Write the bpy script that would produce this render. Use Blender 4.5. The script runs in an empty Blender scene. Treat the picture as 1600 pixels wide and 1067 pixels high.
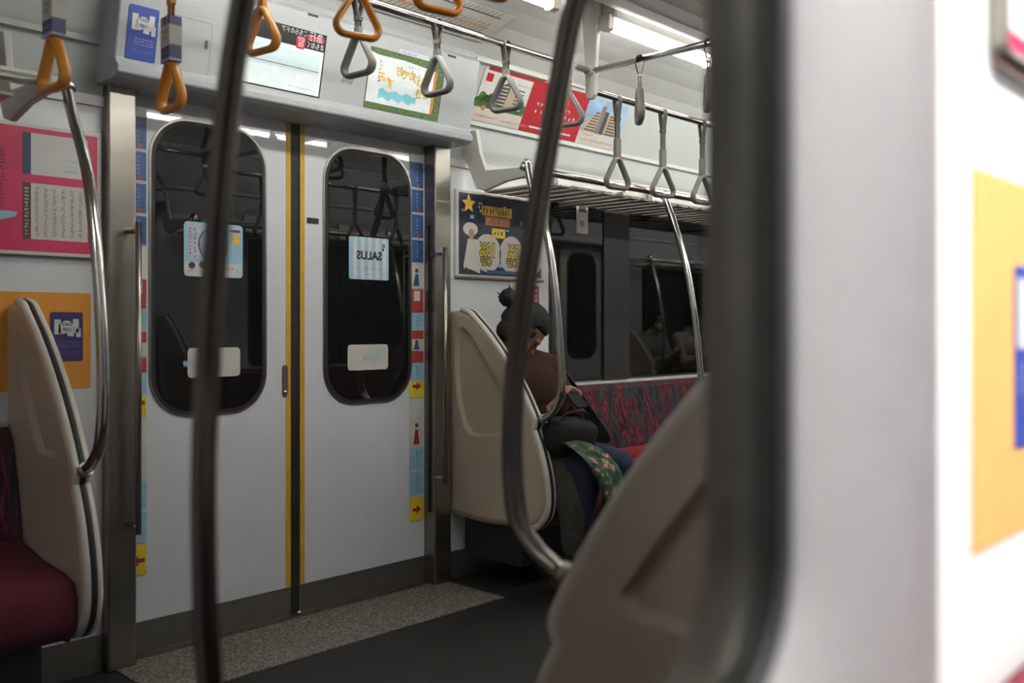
import bpy, bmesh, math, random
from mathutils import Vector, Matrix, noise
R = math.radians
random.seed(7)
scene = bpy.context.scene
C = scene.collection

# ------------------------------------------------------------------ camera, world, exposure
FWD = Vector((.7242, .6896, 0)); RGT = Vector((.6896, -.7242, 0)); F = 1468.0; HOR = 510.0; CZ = 1.10
cd = bpy.data.cameras.new('camera'); cam = bpy.data.objects.new('camera', cd); C.objects.link(cam)
cam.location = (0, 0, CZ)
cam.rotation_euler = (R(90), 0, math.atan2(FWD.y, FWD.x) - R(90))
cd.sensor_width = 36; cd.lens = F / 1600 * 36; cd.shift_y = -(533.5 - HOR) / 1600
cd.clip_start = .01
cd.dof.use_dof = True; cd.dof.focus_distance = 3.7; cd.dof.aperture_fstop = 2.7
scene.camera = cam
w = bpy.data.worlds.new('world'); scene.world = w; w.use_nodes = True
w.node_tree.nodes['Background'].inputs[0].default_value = (.5, .55, .6, 1)
w.node_tree.nodes['Background'].inputs[1].default_value = .04
scene.view_settings.view_transform = 'Standard'; scene.view_settings.look = 'None'
scene.view_settings.exposure = 1.68; scene.view_settings.gamma = 1
LAMP = 85.0          # emission of the fluorescent tubes
GLASS_T = .135       # transmission of the camera's pane; tint added to imitate a dim mirror image

YW = 3.02           # face of the far wall
MS = 3.33           # y -> MS - y carries the far side to the near side

# ------------------------------------------------------------------ rays of the photograph on real planes
def ray(px, py):
    return FWD + RGT * ((px - 800) / F) + Vector((0, 0, (HOR - py) / F))
def onY(px, py, Y):
    d = ray(px, py); t = Y / d.y
    return Vector((d.x * t, Y, CZ + d.z * t))
def onX(px, py, X):
    d = ray(px, py); t = X / d.x
    return Vector((X, d.y * t, CZ + d.z * t))
class Plane:
    """a real flat face: origin, unit u (to the right), unit v (up)"""
    def __init__(s, O, U, V):
        s.O = Vector(O); s.U = Vector(U).normalized(); s.V = Vector(V).normalized(); s.N = s.U.cross(s.V).normalized()
    def uv(s, px, py):
        d = ray(px, py); o = Vector((0, 0, CZ))
        t = (s.O - o).dot(s.N) / d.dot(s.N)
        p = o + d * t - s.O
        return p.dot(s.U), p.dot(s.V)

# ------------------------------------------------------------------ materials
MATS = {}
def mat(name, col, rough=.5, metal=0, var=.06, scale=30, ior=None, coat=0, emit=None, bump=0, bscale=60, spec=None):
    if name in MATS: return MATS[name]
    m = bpy.data.materials.new(name); m.use_nodes = True; nt = m.node_tree; b = nt.nodes['Principled BSDF']
    tc = nt.nodes.new('ShaderNodeTexCoord'); nz = nt.nodes.new('ShaderNodeTexNoise')
    nz.inputs['Scale'].default_value = scale; nz.inputs['Detail'].default_value = 3
    nt.links.new(tc.outputs['Object'], nz.inputs['Vector'])
    rp = nt.nodes.new('ShaderNodeValToRGB')
    rp.color_ramp.elements[0].position = .3; rp.color_ramp.elements[1].position = .7
    rp.color_ramp.elements[0].color = tuple(c * (1 - var) for c in col) + (1,)
    rp.color_ramp.elements[1].color = tuple(min(1, c * (1 + var)) for c in col) + (1,)
    nt.links.new(nz.outputs['Fac'], rp.inputs[0]); nt.links.new(rp.outputs[0], b.inputs['Base Color'])
    b.inputs['Roughness'].default_value = rough; b.inputs['Metallic'].default_value = metal
    if ior: b.inputs['IOR'].default_value = ior
    if spec is not None: b.inputs['Specular IOR Level'].default_value = spec
    if coat: b.inputs['Coat Weight'].default_value = coat; b.inputs['Coat Roughness'].default_value = .012
    if emit:
        b.inputs['Emission Color'].default_value = tuple(emit[:3]) + (1,); b.inputs['Emission Strength'].default_value = emit[3]
    if bump:
        n2 = nt.nodes.new('ShaderNodeTexNoise'); n2.inputs['Scale'].default_value = bscale
        nt.links.new(tc.outputs['Object'], n2.inputs['Vector'])
        bp = nt.nodes.new('ShaderNodeBump'); bp.inputs['Strength'].default_value = bump; bp.inputs['Distance'].default_value = .004
        nt.links.new(n2.outputs['Fac'], bp.inputs['Height']); nt.links.new(bp.outputs[0], b.inputs['Normal'])
    MATS[name] = m; return m
def ramp_mat(name, stops, mapscale, nscale, rough=.9, detail=4, rot=(0, 0, 0), distort=0, voronoi=False, metal=0):
    m = bpy.data.materials.new(name); m.use_nodes = True; nt = m.node_tree; b = nt.nodes['Principled BSDF']
    tc = nt.nodes.new('ShaderNodeTexCoord'); mp = nt.nodes.new('ShaderNodeMapping')
    mp.inputs['Scale'].default_value = mapscale; mp.inputs['Rotation'].default_value = rot
    nt.links.new(tc.outputs['Object'], mp.inputs['Vector'])
    if voronoi:
        nz = nt.nodes.new('ShaderNodeTexVoronoi'); nz.inputs['Scale'].default_value = nscale; out = nz.outputs['Color']
        nt.links.new(mp.outputs[0], nz.inputs['Vector'])
        sp = nt.nodes.new('ShaderNodeSeparateColor'); nt.links.new(out, sp.inputs[0]); out = sp.outputs[0]
    else:
        nz = nt.nodes.new('ShaderNodeTexNoise'); nz.inputs['Scale'].default_value = nscale; nz.inputs['Detail'].default_value = detail
        nz.inputs['Distortion'].default_value = distort
        nt.links.new(mp.outputs[0], nz.inputs['Vector']); out = nz.outputs['Fac']
    rp = nt.nodes.new('ShaderNodeValToRGB'); el = rp.color_ramp.elements
    while len(el) < len(stops): el.new(.5)
    for e, (p, c) in zip(el, stops): e.position = p; e.color = tuple(c) + (1,)
    nt.links.new(out, rp.inputs[0]); nt.links.new(rp.outputs[0], b.inputs['Base Color'])
    b.inputs['Roughness'].default_value = rough; b.inputs['Metallic'].default_value = metal
    MATS[name] = m; return m

WALL = mat('wall_laminate', (.66, .68, .70), .38, var=.02, scale=200)
UPPER = mat('upper_panel', (.50, .53, .515), .45, var=.02, scale=120)
DOORW = mat('door_enamel', (.66, .68, .72), .35, var=.05, scale=260, coat=.6, spec=.15)
HEADM = mat('header_grey', (.43, .45, .46), .35, var=.02, scale=80)
CREAM = mat('cream_plastic', (.52, .42, .335), .42, var=.04, scale=150)
CREAML = mat('cream_edge', (.66, .61, .54), .35, var=.03)
WHITEP = mat('white_plastic', (.58, .57, .53), .35, var=.02)
CEIL = mat('ceiling_panel', (.52, .53, .51), .5, var=.02)
SLIT = mat('ceiling_slit', (.02, .02, .02), .8)
STEEL = mat('polished_steel', (.62, .60, .57), .14, 1, var=.05, scale=12)
STEEL_DKREFL = mat('steel_painted_reflections', (.20, .17, .15), .16, 1, var=.25, scale=7)  # polished steel again, with its dark reflections put into the colour
BRUSH = mat('brushed_steel', (.32, .295, .26), .30, 1, var=.10, scale=9)
SKIRT = mat('kick_plate_steel', (.22, .21, .19), .40, .8, var=.08, scale=40)
RUBBER = mat('black_rubber', (.012, .012, .012), .55)
YELLOW = mat('yellow_tape', (.62, .36, .02), .55, var=.08)
GLASSD = mat('night_window_glass', (.003, .0035, .0035), .012, var=0, ior=1.55)
GREYP = mat('grey_strap_plastic', (.23, .22, .205), .4)
GREYB = mat('grey_belt', (.14, .133, .12), .6)
ORANGE = mat('orange_strap_plastic', (.66, .25, .018), .32)
ORANGEB = mat('orange_belt', (.60, .26, .05), .6)
ORWALL = mat('orange_wall_film', (.72, .30, .03), .45, var=.03)
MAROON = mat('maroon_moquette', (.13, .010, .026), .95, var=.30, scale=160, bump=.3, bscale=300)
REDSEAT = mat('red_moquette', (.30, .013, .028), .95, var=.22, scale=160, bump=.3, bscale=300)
DARKBASE = mat('seat_underside', (.03, .03, .035), .8)
FLOORM = ramp_mat('dark_floor', [(.3, (.011, .0105, .009)), (.7, (.020, .019, .016))], (1, 1, 1), 90, rough=.62)
GRANITE = ramp_mat('speckled_door_plate', [(.1, (.09, .075, .065)), (.5, (.17, .14, .125)), (.9, (.36, .32, .29))], (1, 1, 1), 170, rough=.55, voronoi=True)
PATTERN = ramp_mat('patterned_moquette', [(.36, (.008, .008, .012)), (.44, (.05, .055, .075)), (.48, (.035, .006, .012)), (.53, (.07, .008, .018)), (.57, (.24, .03, .06)), (.62, (.02, .006, .010))],
                   (20, 20, 4.5), 1.0, rough=.95, detail=2, rot=(0, R(14), 0), distort=.6)
FLORAL = ramp_mat('green_floral_cloth', [(.30, (.006, .016, .010)), (.42, (.012, .045, .028)), (.50, (.05, .10, .055)), (.56, (.02, .05, .03)), (.60, (.30, .13, .12)), (.68, (.38, .30, .24))], (1, 1, 1), 34, rough=.9, detail=4)
SKIN = mat('skin', (.36, .18, .11), .5, var=.05, scale=60)
HAIR = mat('black_hair', (.005, .004, .004), .75, var=.4, scale=90, bump=.5, bscale=160)
KNIT = mat('maroon_knit', (.045, .012, .008), .95, var=.2, scale=120)
COAT = mat('grey_wool', (.060, .055, .046), .95, var=.55, scale=110, bump=.4, bscale=200)
DENIM = mat('blue_denim', (.022, .034, .070), .9, var=.25, scale=150)
BLACKC = mat('black_cloth', (.005, .005, .005), .8, var=.3)
BLACKP = mat('black_plastic', (.012, .012, .013), .3)
TUBE = mat('lit_tube', (.9, .9, .9), .4, var=0, emit=(1, .98, .95, LAMP))
PAPER = mat('paper_white', (.62, .62, .60), .5, var=.02)
PAPERW = mat('paper_cream', (.58, .55, .50), .5, var=.03)
PINK = mat('poster_pink', (.60, .03, .11), .4, var=.04)
NAVY = mat('poster_navy', (.03, .05, .12), .4)
BROWN = mat('poster_brown', (.10, .06, .04), .4)
INK = mat('ink_grey', (.20, .19, .18), .5)
INKB = mat('ink_black', (.02, .02, .02), .5)
BLUEP = mat('poster_blue', (.035, .07, .35), .4)
PURPLE = mat('poster_purple', (.045, .035, .15), .4)
LILAC = mat('label_lilac', (.40, .38, .62), .5)
ADRED = mat('poster_red', (.42, .02, .03), .4)
GREENL = mat('poster_foliage', (.06, .14, .03), .6, var=.6, scale=60)
GRASS = mat('poster_grass', (.10, .17, .05), .6, var=.6, scale=120)
TAN = mat('poster_tan', (.48, .36, .24), .5)
GREYD = mat('poster_darkgrey', (.07, .07, .07), .5)
SKYB = mat('poster_sky', (.30, .45, .62), .5, var=.25, scale=14)
CYAN = mat('poster_cyan', (.22, .60, .70), .5)
LBLUE = mat('sticker_lightblue', (.28, .50, .64), .5)
GOLD = mat('poster_gold', (.70, .45, .05), .5, var=.3, scale=90)
ORP = mat('poster_orange', (.60, .20, .05), .5)
DKBLUE = mat('poster_nightblue', (.015, .02, .045), .4, var=.6, scale=40)
SBLUE = mat('strip_blue', (.03, .09, .24), .4, var=.15)
SRED = mat('strip_red', (.42, .05, .05), .4)
SYEL = mat('strip_yellow', (.75, .60, .03), .4)
DRED = mat('strip_darkred', (.30, .02, .03), .4)
SCRW = mat('screen_white', (.6, .65, .66), .3, emit=(.82, .95, .96, .75))
SCRC = mat('screen_pale', (.5, .6, .6), .3, emit=(.68, .84, .87, .70))
SCRG = mat('screen_greyline', (.1, .15, .16), .3, emit=(.2, .3, .32, .5))
SCRK = mat('screen_black', (.01, .01, .012), .3, emit=(.02, .03, .035, .6))
SCRR = mat('screen_red', (.4, .01, .04), .3, emit=(.75, .03, .10, .6))
SCRT = mat('screen_text', (.6, .6, .6), .3, emit=(.9, .95, .98, .8))
def dimming_pane():
    m = bpy.data.materials.new('dim_reflection_pane'); m.use_nodes = True; nt = m.node_tree
    for n in list(nt.nodes): nt.nodes.remove(n)
    o = nt.nodes.new('ShaderNodeOutputMaterial'); t = nt.nodes.new('ShaderNodeBsdfTransparent'); g = nt.nodes.new('ShaderNodeBsdfGlossy')
    x = nt.nodes.new('ShaderNodeMixShader'); nz = nt.nodes.new('ShaderNodeTexNoise'); rp = nt.nodes.new('ShaderNodeValToRGB')
    nz.inputs['Scale'].default_value = 3
    rp.color_ramp.elements[0].color = (GLASS_T * .99, GLASS_T * 1.0, GLASS_T * .975, 1); rp.color_ramp.elements[1].color = (GLASS_T, GLASS_T * 1.01, GLASS_T * .985, 1)
    nt.links.new(nz.outputs['Fac'], rp.inputs[0]); nt.links.new(rp.outputs[0], t.inputs[0])
    g.inputs['Roughness'].default_value = .02; x.inputs[0].default_value = .003
    nt.links.new(t.outputs[0], x.inputs[1]); nt.links.new(g.outputs[0], x.inputs[2]); nt.links.new(x.outputs[0], o.inputs[0])
    return m
DIMPANE = dimming_pane()

# ------------------------------------------------------------------ mesh builder
class MB:
    def __init__(s, mir=False):
        s.v = []; s.f = []; s.fm = []; s.sm = []; s.mats = []; s.mir = mir; s.M = None
    def mi(s, m):
        if m not in s.mats: s.mats.append(m)
        return s.mats.index(m)
    def add(s, vs, fs, m, smooth=False):
        b = len(s.v)
        for p in vs:
            p = Vector(p)
            if s.M is not None: p = s.M @ p
            if s.mir: p = Vector((p.x, MS - p.y, p.z))
            s.v.append(p)
        k = s.mi(m)
        for f in fs:
            s.f.append([b + i for i in f]); s.fm.append(k); s.sm.append(smooth)
        return s
    def box(s, a, b, m):
        x0, y0, z0 = a; x1, y1, z1 = b
        vs = [(x0, y0, z0), (x1, y0, z0), (x1, y1, z0), (x0, y1, z0), (x0, y0, z1), (x1, y0, z1), (x1, y1, z1), (x0, y1, z1)]
        return s.add(vs, [(0, 3, 2, 1), (4, 5, 6, 7), (0, 1, 5, 4), (1, 2, 6, 5), (2, 3, 7, 6), (3, 0, 4, 7)], m)
    def prism(s, poly, fn, h0, h1, m, smooth=False):
        """poly of (a, b) mapped by fn(a, b, h)"""
        n = len(poly)
        vs = [fn(a, b, h0) for a, b in poly] + [fn(a, b, h1) for a, b in poly]
        s.add(vs, [tuple(range(n))[::-1], tuple(range(n, 2 * n))], m)
        return s.add(vs, [(i, (i + 1) % n, n + (i + 1) % n, n + i) for i in range(n)], m, smooth)
    def loft(s, loops, m, smooth=True, cap0=False, cap1=False, closed=False):
        n = len(loops[0]); vs = [p for l in loops for p in l]; fs = []
        k = len(loops)
        for j in range(k if closed else k - 1):
            a = j * n; b = ((j + 1) % k) * n
            for i in range(n): fs.append((a + i, a + (i + 1) % n, b + (i + 1) % n, b + i))
        s.add(vs, fs, m, smooth)
        if cap0: s.add(loops[0], [tuple(range(n))[::-1]], m)
        if cap1: s.add(loops[-1], [tuple(range(n))], m)
        return s
    def tube(s, pts, r, m, seg=14, caps=True, closed=False, flat=1, flatax=None):
        pts = [Vector(p) for p in pts]; n = len(pts); loops = []; up = None
        for i, p in enumerate(pts):
            if closed: t = pts[(i + 1) % n] - pts[i - 1]
            else: t = pts[min(i + 1, n - 1)] - pts[max(i - 1, 0)]
            t.normalize()
            if flatax is not None:
                a = Vector(flatax); a = (a - t * a.dot(t)).normalized()
            else:
                a = up if up is not None else (Vector((1, 0, 0)) if abs(t.x) < .9 else Vector((0, 0, 1)))
                a = (a - t * a.dot(t)).normalized(); up = a
            b = t.cross(a)
            rr = r[i] if isinstance(r, (list, tuple)) else r
            loops.append([p + a * math.cos(2 * math.pi * k / seg) * rr * flat + b * math.sin(2 * math.pi * k / seg) * rr for k in range(seg)])
        return s.loft(loops, m, True, caps and not closed, caps and not closed, closed)
    def ell(s, c, r, m, nu=20, nv=12, fn=None):
        c = Vector(c); vs = []; fs = []
        for j in range(nv + 1):
            th = math.pi * j / nv
            for i in range(nu):
                ph = 2 * math.pi * i / nu
                d = Vector((math.sin(th) * math.cos(ph), math.sin(th) * math.sin(ph), math.cos(th)))
                q = Vector((d.x * r[0], d.y * r[1], d.z * r[2]))
                if fn: q = fn(q, d)
                vs.append(c + q)
        for j in range(nv):
            for i in range(nu):
                a = j * nu + i; b = j * nu + (i + 1) % nu
                fs.append((a, b, b + nu, a + nu))
        return s.add(vs, fs, m, True)
    def cap(s, p0, p1, r0, r1, m, seg=12):
        """tapered limb segment with round ends"""
        p0 = Vector(p0); p1 = Vector(p1); t = (p1 - p0).normalized()
        a = Vector((1, 0, 0)) if abs(t.x) < .8 else Vector((0, 1, 0)); a = (a - t * a.dot(t)).normalized(); b = t.cross(a); loops = []
        def lp(c, r): return [c + a * math.cos(2 * math.pi * k / seg) * r + b * math.sin(2 * math.pi * k / seg) * r for k in range(seg)]
        for q in (-1, -.8, -.45, 0): loops.append(lp(p0 + t * q * r0, max(1e-4, r0 * math.sqrt(max(0, 1 - q * q)))))
        for q in (0, .45, .8, 1): loops.append(lp(p1 + t * q * r1, max(1e-4, r1 * math.sqrt(max(0, 1 - q * q)))))
        return s.loft(loops, m, True, True, True)
    def build(s, name, parent=None, bevel=0, mods=None):
        me = bpy.data.meshes.new(name); off = Vector((0, 0, 0))
        if parent is not None:
            q = parent
            while q is not None: off += q.location; q = q.parent
        bm = bmesh.new()
        vs = [bm.verts.new(p - off) for p in s.v]
        for f, k, sm in zip(s.f, s.fm, s.sm):
            try: fc = bm.faces.new([vs[i] for i in f])
            except ValueError: continue
            fc.material_index = k; fc.smooth = sm
        bmesh.ops.remove_doubles(bm, verts=bm.verts, dist=1e-6)
        bmesh.ops.recalc_face_normals(bm, faces=bm.faces)
        bm.to_mesh(me); bm.free()
        for m in s.mats: me.materials.append(m)
        o = bpy.data.objects.new(name, me); C.objects.link(o)
        if parent is not None: o.parent = parent
        if bevel:
            b = o.modifiers.new('bevel', 'BEVEL'); b.width = bevel; b.segments = 3; b.limit_method = 'ANGLE'; b.angle_limit = R(50)
        if mods: mods(o)
        return o

def tag(o, label, cat, group=None, kind=None):
    o['label'] = label; o['category'] = cat
    if group: o['group'] = group
    if kind: o['kind'] = kind
    return o
def thing(name, label, cat, loc=(0, 0, 0), group=None, kind=None, mir=False):
    o = bpy.data.objects.new(name, None); C.objects.link(o); o.empty_display_size = .1
    o.location = (loc[0], MS - loc[1] if mir else loc[1], loc[2])
    return tag(o, label, cat, group, kind)
def rr(x0, y0, x1, y1, r, n=8):
    pts = []
    for cx, cy, a in ((x1 - r, y1 - r, 0), (x0 + r, y1 - r, 90), (x0 + r, y0 + r, 180), (x1 - r, y0 + r, 270)):
        for i in range(n + 1):
            t = R(a + 90 * i / n); pts.append((cx + r * math.cos(t), cy + r * math.sin(t)))
    return pts
def smooth(pts, n=8):
    pts = [Vector(p) for p in pts]; out = []
    for i in range(len(pts) - 1):
        p0 = pts[max(i - 1, 0)]; p1 = pts[i]; p2 = pts[i + 1]; p3 = pts[min(i + 2, len(pts) - 1)]
        for k in range(n):
            t = k / n
            out.append(.5 * ((2 * p1) + (p2 - p0) * t + (2 * p0 - 5 * p1 + 4 * p2 - p3) * t * t + (3 * p1 - p0 - 3 * p2 + p3) * t ** 3))
    out.append(pts[-1]); return out
YZ = lambda a, b, h: (h, a, b)      # profile in the y-z plane, extruded along x
XZ = lambda a, b, h: (a, h, b)

# ------------------------------------------------------------------ printed things
class Print:
    """a printed card on a Plane; everything is drawn as thin layers of one mesh"""
    def __init__(s, pl, mir=False, base=.0):
        s.pl = pl; s.mb = MB(mir); s.L = base; s.rng = random.Random(11)
    def P(s, u, v, h): return s.pl.O + s.pl.U * u + s.pl.V * v + s.pl.N * h
    def poly(s, pts, m, lift=.0012, th=.001):
        s.mb.prism(pts, lambda a, b, h: s.P(a, b, h), s.L + lift - th, s.L + lift, m); return s
    def rect(s, u0, v0, u1, v1, m, lift=.0012, r=0, th=.001):
        return s.poly(rr(u0, v0, u1, v1, r, 5) if r else [(u0, v0), (u1, v0), (u1, v1), (u0, v1)], m, lift, th)
    def disc(s, u, v, r, m, lift=.0016, ry=None, n=24):
        return s.poly([(u + r * math.cos(2 * math.pi * i / n), v + (ry or r) * math.sin(2 * math.pi * i / n)) for i in range(n)], m, lift)
    def text(s, txt, u, v, size, m, lift=.002, sx=1, bold=0, rot=0, mirror=True):
        cu = bpy.data.curves.new('lettering', 'FONT'); cu.body = txt; cu.size = size; cu.align_x = 'CENTER'; cu.align_y = 'CENTER'
        cu.offset = bold; cu.resolution_u = 3
        ob = bpy.data.objects.new('lettering', cu); me = bpy.data.meshes.new_from_object(ob)
        c, sn = math.cos(rot), math.sin(rot)
        vs = []
        for q in me.vertices:
            a, b = q.co.x * sx, q.co.y
            if mirror: a = -a
            a, b = a * c - b * sn, a * sn + b * c
            vs.append(s.P(u + a, v + b, s.L + lift))
        s.mb.add(vs, [tuple(p.vertices) for p in me.polygons], m)
        bpy.data.objects.remove(ob); bpy.data.curves.remove(cu); bpy.data.meshes.remove(me)
        return s
    def scrib(s, u0, v0, u1, v1, n, m, lift=.0018, vert=False):
        """rows of strokes too small to read in the photo"""
        L = (v1 - v0) if vert else (u1 - u0); W = (u1 - u0) if vert else (v1 - v0); g = L / n
        for i in range(n):
            for k in range(s.rng.choice((2, 3, 3))):
                a = i * g + g * s.rng.uniform(.05, .45); b = a + g * s.rng.uniform(.2, .45); c = W * s.rng.uniform(0, .75); d = c + W * s.rng.uniform(.15, .3)
                if s.rng.random() < .5: a, b, c, d = a, a + g * .18, W * s.rng.uniform(0, .3), W * s.rng.uniform(.6, 1)
                if vert: s.rect(u0 + c, v0 + a, u0 + d, v0 + b, m, lift, th=.0004)
                else: s.rect(u0 + a, v0 + c, u0 + b, v0 + d, m, lift, th=.0004)
        return s

# ------------------------------------------------------------------ setting
X0, X1 = -.9, 9.3
def struct(mb, name, label, cat, **k):
    return tag(mb.build(name, **k), label, cat, kind='structure')
struct(MB().box((X0, -2.6, -.06), (X1, 3.2, 0), FLOORM), 'floor', 'dark grey vinyl floor of the train aisle', 'floor')
struct(MB().box((1.30, 2.65, 0), (2.735, 3.05, .004), GRANITE), 'trim_1', 'speckled pinkish grey floor plate in front of the closed doors', 'floor plate')

def wall(mir, segs, name, label):
    b = MB(mir); BK = .045 if mir else .10
    for a, c in segs:
        b.box((a, YW, 0), (c, YW + BK, 1.84), WALL)
        b.box((a, YW - .012, 1.80), (c, YW + .02, 1.832), WHITEP)                      # moulding under the upper panels
        b.box((a, YW - .006, 0), (c, YW + .02, .118), SKIRT)
        up = [(YW, 1.832), (2.985, 1.985), (2.965, 1.985), (2.965, 2.003), (2.975, 2.003), (2.86, 2.235), (2.845, 2.235), (2.845, 2.25), (YW + BK, 2.25), (YW + BK, 1.832)]
        b.prism(up, YZ, a, c, UPPER)
    o = b.build(name); return tag(o, label, 'wall', kind='structure')
DF = (1.28, 2.745)                       # outer width of the door bay, pillar to pillar
wall(False, [(X0, DF[0]), (DF[1], X1)], 'wall_far', 'light grey far side wall of the carriage with sloped panels above')
D2 = (5.93, 7.39)
wall(True, [(DF[1], D2[0]), (D2[1], X1), (.72, DF[0])], 'wall_near', 'light grey near side wall of the carriage behind the window frame')
for nm, xx in (('wall_left', X0), ('wall_right', X1)):
    struct(MB().box((xx - .05, -2.6, 0), (xx, 3.2, 2.5), WALL), nm, 'light grey end wall of the carriage, ' + ('left end' if xx < 0 else 'right end'), 'wall')
# ceiling: cove, lamp recess, flat centre
b = MB()
for mir in (False, True):
    b.mir = mir
    prof = [(2.86, 2.235), (2.80, 2.29), (2.70, 2.335), (2.58, 2.36), (2.42, 2.372), (2.14, 2.372), (2.14, 2.285), (2.105, 2.285)]
    out = [(y, z + .02) for y, z in prof]; out[-2] = (2.16, 2.30); out[-3] = (2.16, 2.392); out[-1] = (2.105, 2.30)
    b.prism(prof + out[::-1], YZ, X0, X1, CEIL)
b.mir = False
b.box((X0, MS - 2.105, 2.30), (X1, 2.105, 2.32), SLIT)
b.box((X0, MS - 2.085, 2.268), (X1, 2.085, 2.30), CEIL)
for i in range(9):
    y = MS - 2.085 + .06 + i * .09
    b.box((X0, y, 2.2665), (X1, y + .003, 2.2685), HEADM)
b.box((X0, -2.6, 2.40), (X1, 3.2, 2.45), CEIL)
struct(b, 'ceiling', 'pale grey ceiling with curved coves and a ribbed centre strip', 'ceiling')

# far bench window and near windows (one dark pane flush in the wall, black rubber round it)
def window(mir, x0, x1, mull, name, label):
    z0, z1 = .822, 1.735
    t = thing(name, label, 'window', (x0, YW, z0), kind='structure', mir=mir)
    a = MB(mir).prism(rr(x0, z0, x1, z1, .07), XZ, YW + .02, YW - .003, RUBBER); a.build('window_seal', t)
    parts = [(x0 + .012, mull[0]), (mull[1], x1 - .012)] if mull else [(x0 + .012, x1 - .012)]
    for p, q in parts:
        MB(mir).prism(rr(p, z0 + .012, q, z1 - .012, .06), XZ, YW - .001, YW - .006, GLASSD).build('glass_pane', t)
    if mull: MB(mir).box((mull[0], YW - .012, z0 + .004), (mull[1], YW - .001, z1 - .004), RUBBER).build('mullion', t)
    MB(mir).box((x0 + .03, YW - .028, z0 - .022), (x1 - .03, YW - .001, z0 - .004), WHITEP).build('window_sill', t)
    return t
window(False, 3.43, 5.55, (3.85, 4.07), 'window_1', 'dark bench window of the far wall reflecting the carriage, beside the seated woman')
window(True, 3.43, 5.35, (4.2, 4.4), 'window_2', 'dark bench window in the near wall, seen only as a reflection')
window(True, 7.95, 9.1, None, 'window_3', 'dark window behind the reflected passengers')

# ------------------------------------------------------------------ sliding doors
def doors(mir, xc, name, label, detailed=True):
    t = thing(name, label, 'door', (xc, 3.06, 0), kind='structure', mir=mir)
    hw = .645; YD = 3.05
    for s in (-1, 1):
        a, c = sorted((xc + s * .022, xc + s * hw))
        lf = MB(mir).box((a, YD, .012), (c, YD + (.02 if mir else .035), 1.93), DOORW)
        lf.box((a, YD - .002, .014), (c, YD + .001, .118), SKIRT)
        leaf = lf.build('door_leaf', t)
        w0, w1 = sorted((xc + s * .133, xc + s * .565))
        MB(mir).prism(rr(w0 - .008, .787, w1 + .008, 1.817, .145, 12), XZ, YD + .005, YD - .004, BRUSH).build('window_rim', leaf)
        MB(mir).prism(rr(w0, .795, w1, 1.809, .138, 12), XZ, YD + .01, YD - .0055, RUBBER).build('window_seal', leaf)
        MB(mir).prism(rr(w0 + .013, .808, w1 - .013, 1.796, .126, 12), XZ, YD + .01, YD - .007, GLASSD).build('glass_pane', leaf)
        y0, y1 = sorted((xc + s * .021, xc + s * .041))
        MB(mir).box((y0, YD - .0015, .118), (y1, YD + .002, 1.93), YELLOW).build('yellow_tape', leaf)
    MB(mir).box((xc - .021, YD + .004, .012), (xc + .021, YD + .02, 1.93), RUBBER).build('door_seal', t)
    MB(mir).box((xc - hw, YD - .03, 0), (xc + hw, YD + .02, .012), BRUSH).build('door_sill', t)
    if detailed:
        h = MB(mir).prism(rr(xc - .058, .835, xc - .034, .955, .0115, 6), XZ, YD + .01, YD - .003, BRUSH)
        h.prism(rr(xc - .053, .846, xc - .039, .944, .0065, 6), XZ, YD, YD - .0035, SKIRT)
        h.ell((xc - .046, YD - .004, .853), (.009, .006, .009), STEEL, 12, 8); h.build('finger_pull', t)
        MB(mir).box((xc + .052, YD - .006, 1.498), (xc + .102, YD + .001, 1.517), BLACKP).build('bump_stop', t)
        MB(mir).ell((xc + .003, YD - .02, .02), (.012, .012, .010), STEEL, 12, 8).build('floor_guide', t)
    for s, a, c in ((-1, xc - hw - .095, xc - hw), (1, xc + hw, xc + hw + .095)):
        MB(mir).box((a, 2.98, 0), (c, 3.07 if mir else 3.10, 1.90), BRUSH).build('door_pillar', t, bevel=.008)
    return t
doors(False, 2.012, 'door_1', 'closed double sliding doors of the far wall with stickers on their dark windows')
doors(True, 6.66, 'door_2', 'closed sliding doors seen reflected in the dark bench window', False)
doors(True, 2.012, 'door_3', 'closed double sliding doors on the near side, behind the cream partition', False)

# vertical grab bars on the pillars
def grabbar(x, label):
    t = thing('door_grab_bar', label, 'grab bar', (x, 2.92, .46), 'vertical grab bars on the door pillars')
    MB().tube([(x, 2.915, .44), (x, 2.915, 1.43)], .0095, BRUSH).build('bar', t)
    for z in (.465, 1.405):
        MB().tube([(x, 2.915, z), (x, 2.94, z), (x - .012, 2.985, z)], .009, STEEL).build('bracket', t)
grabbar(1.342, 'thin steel grab bar on the left door pillar')
grabbar(2.655, 'thin steel grab bar on the right door pillar')
for xx, s, z0, z1, lb in ((2.651, 1, .31, 1.53, 'thin black strip up the inside of the right door pillar'),):
    tag(MB().box((xx, 3.005, z0), (xx + .006, 3.02, z1), RUBBER).build('black_strip'), lb, 'strip')  # thin black line along the inner side of the pillar

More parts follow.
